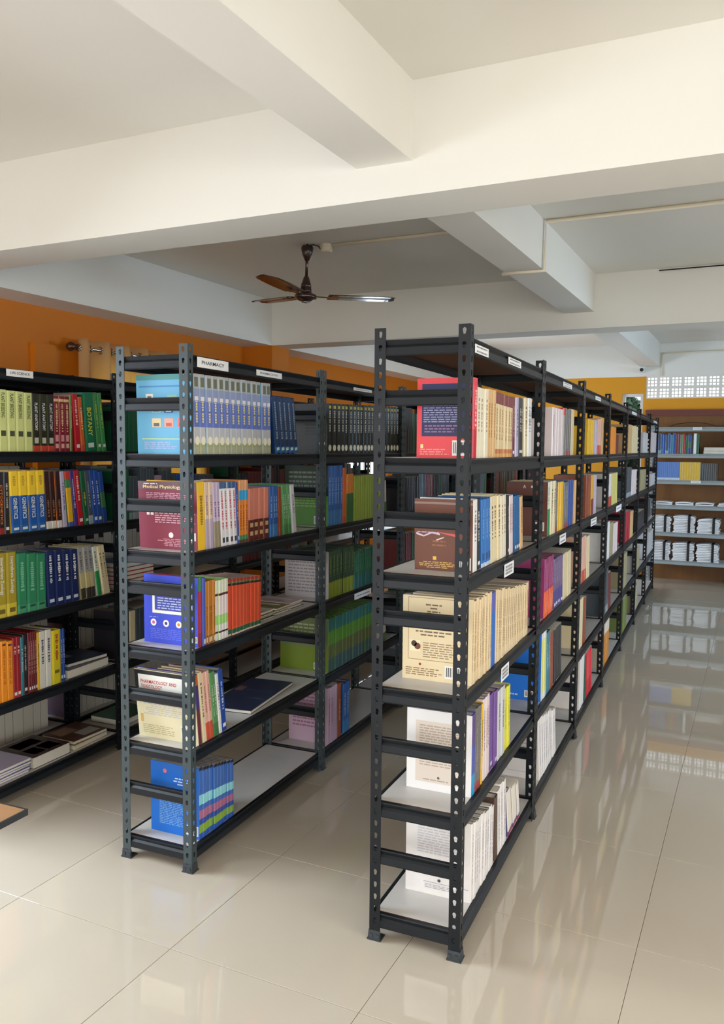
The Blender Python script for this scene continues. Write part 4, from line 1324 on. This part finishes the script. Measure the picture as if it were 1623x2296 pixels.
a.lines(.18, .88, .52, .92, 12, (196, 192, 200), seed=15, ragged=.1).lines(.18, .88, .24, .46, 8, (188, 184, 194), seed=16, ragged=.1).disc(.52, .20, .005, (70, 70, 76), 3)
a.rect(.28, .96, .157, .163, (150, 150, 156), 2).lines(.30, .92, .08, .14, 3, (176, 172, 180), seed=17).done()
# PHARMACY rack
a = Art(('L', 0, 1))
a.rect(0, 1, 0, 1, BLU)
a.rect(0, 1, .93, 1, (70, 140, 140), 2).rect(.05, 1, .84, .86, (60, 130, 190), 2).rect(.17, .30, .66, .76, (226, 222, 214), 2).rect(.20, .27, .68, .73, (90, 96, 110), 3)
a.rect(.55, .72, .68, .74, (150, 190, 160), 2)
for q, (aa, bb, c) in enumerate([(.27, .34, (226, 200, 150)), (.49, .34, (226, 160, 140)), (.72, .34, (226, 110, 110)), (.49, .52, (40, 70, 150)), (.27, .52, (150, 190, 210)), (.72, .52, (150, 160, 190))]):
    a.rect(aa, aa + .16, bb, bb + .11, c, 2).rect(aa + .03, aa + .13, bb + .01, bb + .05, [(90, 90, 96), (200, 80, 60), (190, 60, 70), (220, 226, 240), (120, 150, 190), (110, 120, 170)][q], 3)
a.rect(.08, .86, .185, .195, (210, 220, 120), 2).lines(.12, .72, .06, .16, 4, (170, 180, 220), seed=20).barcode(.80, .99, .08, .24).done()
a = Art(('L', 0, 2))
a.rect(0, 1, 0, 1, (132, 38, 62))
a.rect(.0, 1, .88, 1, (108, 74, 84), 2).text('Medical Physiology', .09, .885, .66, .062, (240, 220, 150), 3).lines(.10, .35, .95, .98, 1, (230, 220, 220), k=3, seed=21)
a.lines(.14, .96, .64, .84, 8, (212, 160, 176), k=2, seed=22, ragged=.1)
a.rect(.14, .19, .50, .56, (240, 225, 225), 2).rect(.21, .26, .50, .56, (240, 225, 225), 2).lines(.28, .98, .38, .58, 6, (214, 170, 182), seed=23, ragged=.1)
a.disc(.55, .21, .010, (236, 224, 224), 2).lines(.30, .96, .04, .16, 5, (206, 150, 160), seed=24, center=True).rect(.82, .97, .14, .26, (234, 228, 226), 2).done()
a = Art(('L', 0, 3))
a.rect(0, 1, 0, 1, (58, 76, 204))
a.frame(.16, .90, .44, .88, (240, 236, 224), .045, 2).rect(.205, .855, .485, .80, (60, 74, 170), 2).rect(.30, .68, .78, .86, (240, 172, 30), 3)
a.lines(.26, .80, .50, .72, 6, (190, 200, 235), k=3, seed=25, ragged=.2)
for q, c in enumerate([(206, 90, 170), (60, 60, 140), (220, 140, 40), (200, 50, 60)]):
    a.disc(.18 + q * .235, .30, .0125, (244, 240, 226), 2).disc(.18 + q * .235, .30, .006, c, 3)
a.lines(.10, .30, .37, .39, 1, (170, 180, 230), seed=26).lines(.12, .80, .06, .22, 6, (96, 112, 220), seed=27).barcode(.84, .99, .06, .15).done()
a = Art(('L', 0, 4))
a.rect(0, 1, 0, 1, (226, 216, 178))
a.rect(0, 1, .60, .99, (30, 30, 34), 2).rect(.06, 1, .64, .93, (236, 234, 226), 3)
a.text('PHARMACOLOGY AND', .10, .805, .60, .052, (196, 36, 48), 4).text('TOXICOLOGY', .10, .735, .36, .052, (196, 36, 48), 4).rect(.09, .40, .665, .70, (96, 30, 40), 4).rect(.40, .74, .655, .70, (186, 30, 44), 4)
a.lines(.10, .80, .34, .52, 6, (190, 190, 196), seed=28, center=True).lines(.08, .66, .06, .20, 5, (190, 176, 130), seed=29).rect(.05, .10, .22, .34, (214, 176, 96), 2).barcode(.72, .96, .06, .24).done()
a = Art(('L', 0, 5))
a.rect(0, 1, 0, 1, (20, 108, 206))
a.disc(.30, .88, .008, (226, 120, 140), 2)
a.lines(.45, .88, .70, .82, 3, (206, 226, 248), seed=30, center=True).disc(.22, .50, .012, (200, 150, 130), 2).disc(.20, .51, .009, (30, 24, 24), 3)
a.lines(.18, .86, .12, .46, 14, (120, 170, 226), seed=31, ragged=.4).barcode(.72, .98, .04, .18).done()
# covers seen past the second frames
a = Art(('L', 1, 1)).lines(.35, .85, .35, .80, 7, (60, 62, 56), seed=32).barcode(.70, .93, .06, .22); a.done()
a = Art(('L', 1, 2)); a.rect(0, 1, .5, 1, (34, 52, 38)).rect(0, 1, 0, .5, (74, 128, 40), 1).lines(.10, .9, .62, .92, 4, (110, 126, 110), seed=33).lines(.1, .9, .30, .48, 4, (130, 170, 90), seed=34).barcode(.68, .92, .03, .16); a.done()
a = Art(('L', 1, 3)); a.rect(0, 1, 0, 1, (176, 168, 168)).lines(.08, .92, .1, .92, 12, (130, 124, 126), seed=35); a.done()
a = Art(('L', 1, 4)); a.rect(0, 1, 0, .45, (110, 130, 26)).rect(0, 1, .45, 1, (110, 126, 80)).lines(.08, .92, .5, .9, 6, (180, 190, 140), seed=36).barcode(.70, .9, .04, .16); a.done()
a = Art(('L', 1, 5)); a.rect(0, 1, 0, 1, (190, 160, 176)).lines(.1, .9, .25, .9, 10, (150, 96, 120), seed=37); a.done()
a = Art(('R', 1, 2)); a.rect(0, 1, 0, 1, (98, 52, 38)).text('A', .40, .88, .07, .06, WH, 2).disc(.62, .91, .005, WH, 2).barcode(.66, .93, .10, .26); a.done()
a = Art(('R', 1, 4)); a.rect(0, 1, 0, 1, (10, 112, 214)).lines(.1, .5, .05, .1, 1, (200, 220, 240), seed=38).barcode(.60, .90, .05, .15); a.done()
a = Art(('R', 1, 5)); a.frame(.2, .9, .1, .95, (190, 186, 190), .008, 2).lines(.26, .84, .3, .9, 10, (200, 196, 200), seed=39); a.done()


# ------------------------------------------------------------------ books and papers lying flat
def flat_book(name, cx, cy, z, w, l, t, rz, cover, label, group=None, cat='book', art=None):
    """w across (x), l along (y); board covers with a page block between"""
    r = empty(name, (cx, cy, z), (0, 0, rz))
    tag(r, label, cat, group)
    b = min(.002, t * .12)
    cm = cover_mat(cover)
    mb = MB()
    mb.box((-w / 2, -l / 2, 0), (w / 2, l / 2, b)).box((-w / 2, -l / 2, t - b), (w / 2, l / 2, t)).box((-w / 2, -l / 2, b), (-w / 2 + b, l / 2, t - b))
    me = mb.mesh('cover', [cm], fix=False)
    link('cover', me, r)
    MB().box((-w / 2 + b, -l / 2 + .002, b), (w / 2 - .002, l / 2 - .002, t - b)).build('page_block', [M_PAGES if cat == 'book' else M_PAPER], r)
    if art:
        pm, m2 = [], MB()
        for (a0, a1, b0, b1, c) in art:
            m = print_mat(c)
            if m not in pm:
                pm.append(m)
            m2.quad([(-w / 2 + w * a0, -l / 2 + l * b0, t + .0004), (-w / 2 + w * a1, -l / 2 + l * b0, t + .0004), (-w / 2 + w * a1, -l / 2 + l * b1, t + .0004), (-w / 2 + w * a0, -l / 2 + l * b1, t + .0004)], pm.index(m))
        link('cover_print', m2.mesh('cover_print', pm, fix=False), r)
    return r


zA4, zA5 = LEVELS[4] + .0004, LEVELS[5] + .0004
flat_book('atlas', -1.765, 2.90, zA4, .20, .42, .014, .10, (46, 52, 76), 'large dark blue atlas lying flat on the fourth shelf of PHARMACY rack',
          art=[(.05, .4, .1, .13, (80, 88, 116)), (.5, .95, .35, .37, (80, 88, 116)), (.1, .9, .6, .61, (84, 90, 118)), (.05, .22, .55, .70, (120, 84, 80))])
rnd = random.Random(21)
zt = {}
for k in range(12):
    row = k % 3
    t = .006 + .003 * (k % 2)
    cy = (2.86, 2.99, 3.11)[row] + rnd.uniform(-.012, .012)
    z = zt.get(row, LEVELS[3] + .0004)
    col = [(96, 100, 66), (150, 146, 120), (70, 74, 70), (186, 172, 150), (128, 108, 60), (176, 150, 146)][k % 6]
    nm = ['olive', 'stone grey', 'dark grey', 'cream', 'ochre', 'dusty pink'][k % 6]
    flat_book('booklet', -1.757 + rnd.uniform(-.008, .008), cy, z, .19, .118, t, rnd.uniform(-.015, .015), col,
              f"thin {nm} booklet lying flat, {ordinal(k // 3 + 1)} layer, {['front', 'middle', 'back'][row]} pile, third shelf of PHARMACY rack", 'thin booklets lying on the third shelf of PHARMACY rack',
              art=[(.15, .85, .6, .75, (200, 195, 180)), (.2, .8, .25, .3, (60, 60, 56))])
    zt[row] = z + t + .0004
# LIFE SCIENCE rack, fourth shelf
flat_book('book', -2.735, 2.905, zA4, .21, .27, .040, .03, (82, 84, 92), 'thick grey book lying flat on the fourth shelf of LIFE SCIENCE rack', art=[(.1, .9, .1, .9, (120, 124, 132)), (.2, .7, .3, .6, (60, 66, 80))])
flat_book('book', -2.745, 2.93, zA4 + .0405, .19, .24, .016, -.08, (60, 66, 80), 'slim dark book lying on top of the thick grey book, LIFE SCIENCE rack', art=[(.1, .5, .2, .5, (150, 160, 180)), (.55, .9, .5, .9, (90, 96, 120))])
# bottom shelf
z = zA5
for k in range(5):
    flat_book('booklet', -2.752 + .004 * (k % 2), 2.42 + .003 * k, z, .22, .26, .011, .02 * (k % 3 - 1), [(118, 112, 160), (90, 96, 160), (170, 160, 190), (70, 84, 140), (190, 182, 206)][k],
              f"{['violet', 'blue-violet', 'lilac', 'indigo', 'pale lilac'][k]} booklet in the flat pile on bottom shelf of LIFE SCIENCE rack", 'lilac booklets piled on the bottom shelf')
    z += .0114
flat_book('book', -2.750, 2.68, zA5, .22, .215, .050, .0, (66, 52, 50), 'thick flat book with photographs on its cover, bottom shelf of LIFE SCIENCE rack',
          art=[(.08, .92, .08, .92, (86, 70, 66)), (.55, .90, .15, .45, (120, 130, 150)), (.55, .90, .5, .85, (96, 130, 90)), (.12, .45, .2, .8, (110, 84, 72))])
flat_book('book', -2.748, 2.925, zA5, .21, .225, .022, .03, (190, 160, 60), 'flat yellow-edged book on bottom shelf of LIFE SCIENCE rack', art=[(.1, .9, .1, .9, (120, 92, 66))])
flat_book('book', -2.744, 2.93, zA5 + .0224, .20, .21, .016, -.04, (96, 66, 52), 'flat brown book on top of the yellow-edged one, LIFE SCIENCE rack', art=[(.1, .5, .1, .6, (150, 120, 96)), (.55, .9, .4, .9, (176, 170, 160))])
flat_book('book', -2.755, 3.28, zA5, .20, .24, .030, .0, (30, 92, 60), 'green book lying flat on bottom shelf, second bay of LIFE SCIENCE rack')
# red pile with blue top just past the frame
z = LEVELS[3] + .0004
for k in range(6):
    c = (176, 30, 40) if k < 5 else (50, 110, 160)
    flat_book('book', -2.735, 3.27 + .003 * (k % 2), z, .19, .25, .020 if k < 5 else .024, 0, c,
              f"{'red' if k < 5 else 'blue'} book, {ordinal(k + 1)} from the bottom of the pile, third shelf, second bay, LIFE SCIENCE rack", 'red books piled on the third shelf',
              )
    z += .0244 if k == 5 else .0204

for k in range(3):
    t = (.030, .026, .012)[k]
    c = [(60, 130, 150), (186, 170, 150), (220, 220, 216)][k]
    p = far((-.14, .69, FARL[1] + .0004 + (0, .0304, .0568)[k]))
    flat_book('book', p[0], p[1], p[2], .30, .20, t, BROT + .04 * k, c, f"{['teal', 'beige', 'white'][k]} book in the flat pile on top shelf of grey far-wall shelves", 'flat pile on the far-wall shelves')


def paper_bundle(loc, rz, n, w, l, t, seed, label, strap=True):
    """tied stack of answer papers: bulging folded sheets, a dark tape round the middle of the visible end"""
    r = empty('paper_bundle', loc, (0, 0, rz))
    tag(r, label, 'papers', 'tied paper bundles on the far-wall shelves')
    rnd = random.Random(seed)
    z = 0
    for k in range(n):
        tt = t / n
        dx, dy, a = rnd.uniform(-.008, .008), rnd.uniform(-.010, .010), rnd.uniform(-.03, .03)
        mb = MB()
        m = 7
        sag = .012 * (k / n)
        prof = []
        for q in range(m + 1):
            u = q / m
            prof.append((-w / 2 + w * u, z + sag * math.sin(PI * u) * 1.2))
        prof += [(x, zz + tt * .86) for x, zz in prof[::-1]]
        mb.prism_y(prof, -l / 2, l / 2)
        o = mb.build('paper_wad', [M_PAPER], r, (dx, dy, 0), (0, 0, a))
        z += tt
    if strap:
        x = w / 2 - .055
        mb = MB()
        mb.box((x - .012, -l / 2 - .016, .001), (x + .014, -l / 2 - .0125, t + .006)).box((x - .014, -l / 2 - .016, t + .006), (x + .014, l / 2 - .02, t + .009))
        mb.build('tie_tape', [M_INK], r)
    return r


for sh in (4, 5):
    for k in range(3):
        p = far((-.15, .13 + k * .245, FARL[sh] + .0006))
        paper_bundle(p, BROT, 11, .215, .24, [.165, .175, .15, .16][k] if sh == 4 else .185, sh * 10 + k,
                     f"white paper bundle with dark tape, {ordinal(k + 1)} along the {'fourth' if sh == 4 else 'bottom'} shelf of grey far-wall shelves")
for k in range(4):
    p = far((-.15, .15 + k * .215, FARL[3] + .0006))
    paper_bundle(p, BROT, 2, .18, .22, .030, 77 + k, f"thin loose paper stack, {ordinal(k + 1)} along the third shelf of grey far-wall shelves", False)
# cable trailing over the top of the far shelves
mb = MB()
mb.tube([far(p) for p in [(-.10, .18, 1.718), (-.06, .26, 1.745), (-.05, .40, 1.762), (-.05, .55, 1.752), (-.07, .66, 1.722), (-.08, .85, 1.718)]], .004, 6)
tag(link('cable', mb.mesh('cable', [M_BLACK], True)), 'black cable arching over the top of the grey far-wall shelves', 'cable')


# ------------------------------------------------------------------ ceiling fan(s)
def blade_mesh():
    n = 14
    v, f = [], []
    for k in range(n + 1):
        u = k / n
        x = .135 + .405 * u
        w = .066 + .010 * math.sin(PI * u) if u < .9 else .066 * math.sqrt(max(0, 1 - ((u - .9) / .1) ** 2 * .75))
        for s in (-1, -.5, 0, .5, 1):
            camber = .008 * (1 - s * s)
            v.append((x, s * w, camber - s * .003 + .012 * u))
    m = 5
    for k in range(n):
        for j in range(m - 1):
            f.append((k * m + j, k * m + j + 1, (k + 1) * m + j + 1, (k + 1) * m + j))
    k0 = len(v)
    v += [(x, y, z - .0025) for x, y, z in v]
    f += [tuple(k0 + q for q in ff[::-1]) for ff in f]
    for k in range(n):
        for j in (0, m - 1):
            f.append((k * m + j, (k + 1) * m + j, k0 + (k + 1) * m + j, k0 + k * m + j))
    for k in (0, n):
        for j in range(m - 1):
            f.append((k * m + j, k * m + j + 1, k0 + k * m + j + 1, k0 + k * m + j))
    return fix_normals(mesh_from('blade', v, f, [M_FAN], smooth=True))


BLADE = blade_mesh()


def ceiling_fan(loc, ang, label, tilt=(0, 0)):
    r = empty('ceiling_fan', to_world(loc), (tilt[0], tilt[1], BROT))
    tag(r, label, 'fan', None)
    MB().lathe([(.006, 0), (.006, -.012), (.033, -.012), (.037, -.025), (.030, -.060), (.013, -.095), (.010, -.098)]).build('canopy', [M_FAN], r, smooth=True)
    MB().lathe([(.0085, -.005), (.0085, -.20)], seg=12).build('down_rod', [M_FAN], r, smooth=True)
    MB().lathe([(.010, -.185), (.016, -.19), (.030, -.235), (.034, -.250), (.030, -.252), (.036, -.268), (.031, -.270), (.040, -.285), (.060, -.292), (.068, -.300), (.066, -.316), (.052, -.322), (.040, -.330), (.010, -.334)], seg=28).build('motor_housing', [M_FAN], r, smooth=True)
    MB().lathe([(.024, -.334), (.024, -.340), (.002, -.343)], seg=20).build('bottom_cap', [M_CHROME], r, smooth=True)
    for k in range(3):
        a = ang + k * 2 * PI / 3
        b = link('blade', BLADE, r, (0, 0, -.298), (0, 0, a))
        br = MB()
        br.box((.055, -.014, -.006), (.175, .014, -.002)).box((.150, -.032, -.0055), (.20, .032, -.0015))
        br.lathe([(.006, 0), (.006, .006)], (.165, .018, -.002), 8).lathe([(.006, 0), (.006, .006)], (.165, -.018, -.002), 8)
        br.build('blade_bracket', [M_FAN], b)
    return r


ceiling_fan((-2.473, 4.355, ZC - .001), math.radians(35), 'brown three-blade ceiling fan hanging in the bay beyond the big beam', (0, math.radians(2)))
cbl = MB().tube([to_world(p) for p in [(-.66, 5.874, 2.650), (.2, 5.874, 2.652), (1.4, 5.874, 2.650)]], .004, 6)
tag(link('cable', cbl.mesh('cable', [M_BLACK], True)), 'thin black cable along the top of the second ceiling beam', 'cable')


# ------------------------------------------------------------------ conduit on the ceiling and junction box
def conduit(name, pts, label, r=.010):
    o = link(name, MB().tube([to_world(p) for p in pts], r, 8).mesh(name, [M_PVC], True))
    tag(o, label, 'conduit')
    return o


t_ = empty('junction_box', to_world((-2.369, 4.40, ZC - .001)), (0, 0, BROT))
tag(t_, 'small cream junction box on the ceiling beside the brown fan', 'junction box')
MB().lathe([(.036, 0), (.036, -.038), (.032, -.042)], seg=20).build('box', [M_PVC], t_, smooth=False)
MB().lathe([(.033, -.042), (.030, -.047), (.004, -.048)], seg=20).build('lid', [M_PVC], t_)
conduit('conduit', [(-2.332, 4.40, ZC - .011), (-1.292, 4.40, ZC - .011)], 'cream conduit from the junction box to the cross beam')
conduit('conduit', [(2.14, 4.40, ZC - .011), (-1.064, 4.40, ZC - .011), (-1.064, 4.38, ZX - .012), (-1.290, 4.38, ZX - .012)], 'cream conduit crossing the ceiling and stepping down the cross beam')
conduit('conduit', [(-3.6, 8.6, ZC - .010), (-1.292, 8.6, ZC - .010)], 'thin conduit across the farthest ceiling bay', .007)
conduit('conduit', [(-1.060, 9.93, 2.55), (-.94, 9.93, 2.55), (1.8, 9.93, 2.55)], 'conduit along the far beam over the ventilation blocks', .007)
conduit('conduit', [(-1.05, 9.935, 2.30), (-1.05, 9.935, 2.54)], 'short upright conduit on the far beam', .007)
# black wiring from fan canopy to the junction box
tag(link('fan_wire', MB().tube([to_world(p) for p in [(-2.465, 4.36, ZC - .008), (-2.44, 4.37, ZC - .004), (-2.415, 4.385, ZC - .012), (-2.402, 4.39, ZC - .030)]], .003, 6).mesh('fan_wire', [M_BLACK], True)), 'black wire looping from the brown fan to the junction box', 'wire')

# security camera on the far beam
c = empty('security_camera', to_world((-1.25, 9.90, 2.36)), (0, 0, BROT))
tag(c, 'small white security camera on the far beam by the ventilation blocks', 'camera')
MB().box((-.02, .0, -.02), (.02, .045, .02)).build('mount', [M_WFRAME], c)
MB().box((-.028, -.10, -.028), (.028, .0, .028)).build('housing', [M_WFRAME], c)
MB().lathe([(.020, 0), (.020, .012)], seg=16).build('lens', [M_BLACK], c, (0, -.10, 0), (PI / 2, 0, 0))

# ------------------------------------------------------------------ curtain on its rod at the orange wall
rod = empty('curtain_rod', to_world((XL_WALL + .11, 0, 2.068)), (0, 0, BROT))
tag(rod, 'dark metal curtain rod with ball finial on the orange wall', 'curtain rod')
MB().tube([(0, 3.885, 0), (0, 5.40, 0)], .011, 10).build('pole', [M_CHROME], rod, smooth=True)
fin = MB().lathe([(.012, 0), (.018, .012), (.012, .022), (.026, .040), (.030, .058), (.020, .078), (.008, .086)], seg=16)
fin.build('finial', [mat('bronze', (96, 70, 52), .35, metal=.8)], rod, (0, 3.89, 0), (PI / 2, 0, 0), smooth=True)
MB().box((-.108, 4.58, -.012), (0, 4.60, .012)).build('bracket', [M_CHROME], rod)
MB().box((-.108, 5.36, -.012), (0, 5.38, .012)).build('bracket', [M_CHROME], rod)


def cloth_mat():
    m = bpy.data.materials.new('curtain_cloth')
    m.use_nodes = True
    nt = m.node_tree
    nt.nodes.remove(nt.nodes['Principled BSDF'])
    d = nt.nodes.new('ShaderNodeBsdfDiffuse')
    t = nt.nodes.new('ShaderNodeBsdfTranslucent')
    d.inputs[0].default_value = lin((232, 212, 168))
    t.inputs[0].default_value = lin((250, 222, 150))
    mx = nt.nodes.new('ShaderNodeMixShader')
    mx.inputs[0].default_value = .7
    nt.links.new(d.outputs[0], mx.inputs[1])
    nt.links.new(t.outputs[0], mx.inputs[2])
    nt.links.new(mx.outputs[0], nt.nodes['Material Output'].inputs[0])
    return m


cur = empty('curtain', to_world((XL_WALL + .11, 0, 0)), (0, 0, BROT))
tag(cur, 'beige eyelet curtain gathered on the rod along the orange wall', 'curtain')
v, f = [], []
N, y0c, y1c = 120, 3.895, 5.20
for k in range(N + 1):
    u = k / N
    y = y0c + (y1c - y0c) * u
    ph = 2 * PI * u * 7
    for z, am in ((2.125, .035), (2.06, .040), (1.4, .045), (.55, .05)):
        v.append((am * math.sin(ph), y, z))
for k in range(N):
    for j in range(3):
        f.append((k * 4 + j, k * 4 + j + 1, (k + 1) * 4 + j + 1, (k + 1) * 4 + j))
cme = mesh_from('cloth', v, f, [cloth_mat()], smooth=True)
cl = link('cloth', cme, cur)
sol = cl.modifiers.new('thickness', 'SOLIDIFY')
sol.thickness = .0015
for k in range(14):
    u = (k + .0) / 14 + 1 / 28 * 0
    y = y0c + (y1c - y0c) * u
    mb = MB()
    mb.tube([(.022 * math.cos(2 * PI * q / 16), 0, .022 * math.sin(2 * PI * q / 16)) for q in range(17)], .005, 6)
    mb.build('eyelet', [M_CHROME], cur, (0, y, 2.068), (0, 0, 0), smooth=True)

# ------------------------------------------------------------------ desk at the near left edge
dk = empty('desk', (-1.226, 1.178, 0))
tag(dk, 'brown laminate desk with black edging standing in front of LIFE SCIENCE rack', 'desk')
MB().box((-1.2, -.6, .736), (-.004, -.004, .750)).build('desk_top', [M_DESK], dk)
eb = MB()
eb.box((-1.204, -.004, .738), (0, 0, .7505)).box((-.004, -.6, .738), (0, -.004, .7505)).box((-1.204, -.604, .738), (0, -.6, .7505)).box((-1.204, -.6, .738), (-1.2, -.004, .7505))
eb.build('edge_band', [M_BLACK], dk)
for x in (-.10, -1.12):
    for y in (-.52, -.10):
        MB().box((x - .02, y - .02, 0), (x + .02, y + .02, .7355)).build('leg', [M_STEELD], dk)
MB().box((-1.12, -.535, .66), (-.10, -.505, .7355)).build('apron', [M_STEELD], dk)
tag(MB().box((-.15, -.105, 0), (.0, .105, .0015)).build('paper_sheet', [M_PAPER], None, (-1.318, 1.05, .7507), (0, 0, .1)), 'white sheet of paper lying on the brown desk', 'paper')

# ------------------------------------------------------------------ tree outside the far window
tr = empty('tree', to_world((-1.98, 13.2, 0)))
tag(tr, 'dark leafy tree seen through the small far window', 'tree')
MB().lathe([(.16, -.2), (.12, 1.2), (.08, 2.4)], seg=10).build('trunk', [mat('bark', (70, 56, 44), .9)], tr, smooth=True)
rnd = random.Random(3)
mb = MB()
for k in range(2600):
    th, ph = rnd.uniform(0, 2 * PI), math.acos(rnd.uniform(-1, 1))
    r_ = rnd.uniform(.5, 1.0)
    p = Vector((.72 * r_ * math.sin(ph) * math.cos(th), .6 * r_ * math.sin(ph) * math.sin(th), 1.62 + .74 * r_ * math.cos(ph)))
    a = Vector((rnd.uniform(-1, 1), rnd.uniform(-1, 1), rnd.uniform(-1, 1))).normalized() * .11
    b = a.orthogonal().normalized() * .05
    mb.quad([tuple(p - a), tuple(p + b), tuple(p + a), tuple(p - b)])
lf = mb.build('foliage', [mat('leaf', (34, 66, 40), .6, noise=.3, nscale=3)], tr)
lf['kind'] = 'stuff'
# ground outside
gr = structure('ground', MB().box((-14, -12, -.35), (14, 26, -.15)), [mat('earth', (120, 108, 90), .9)])
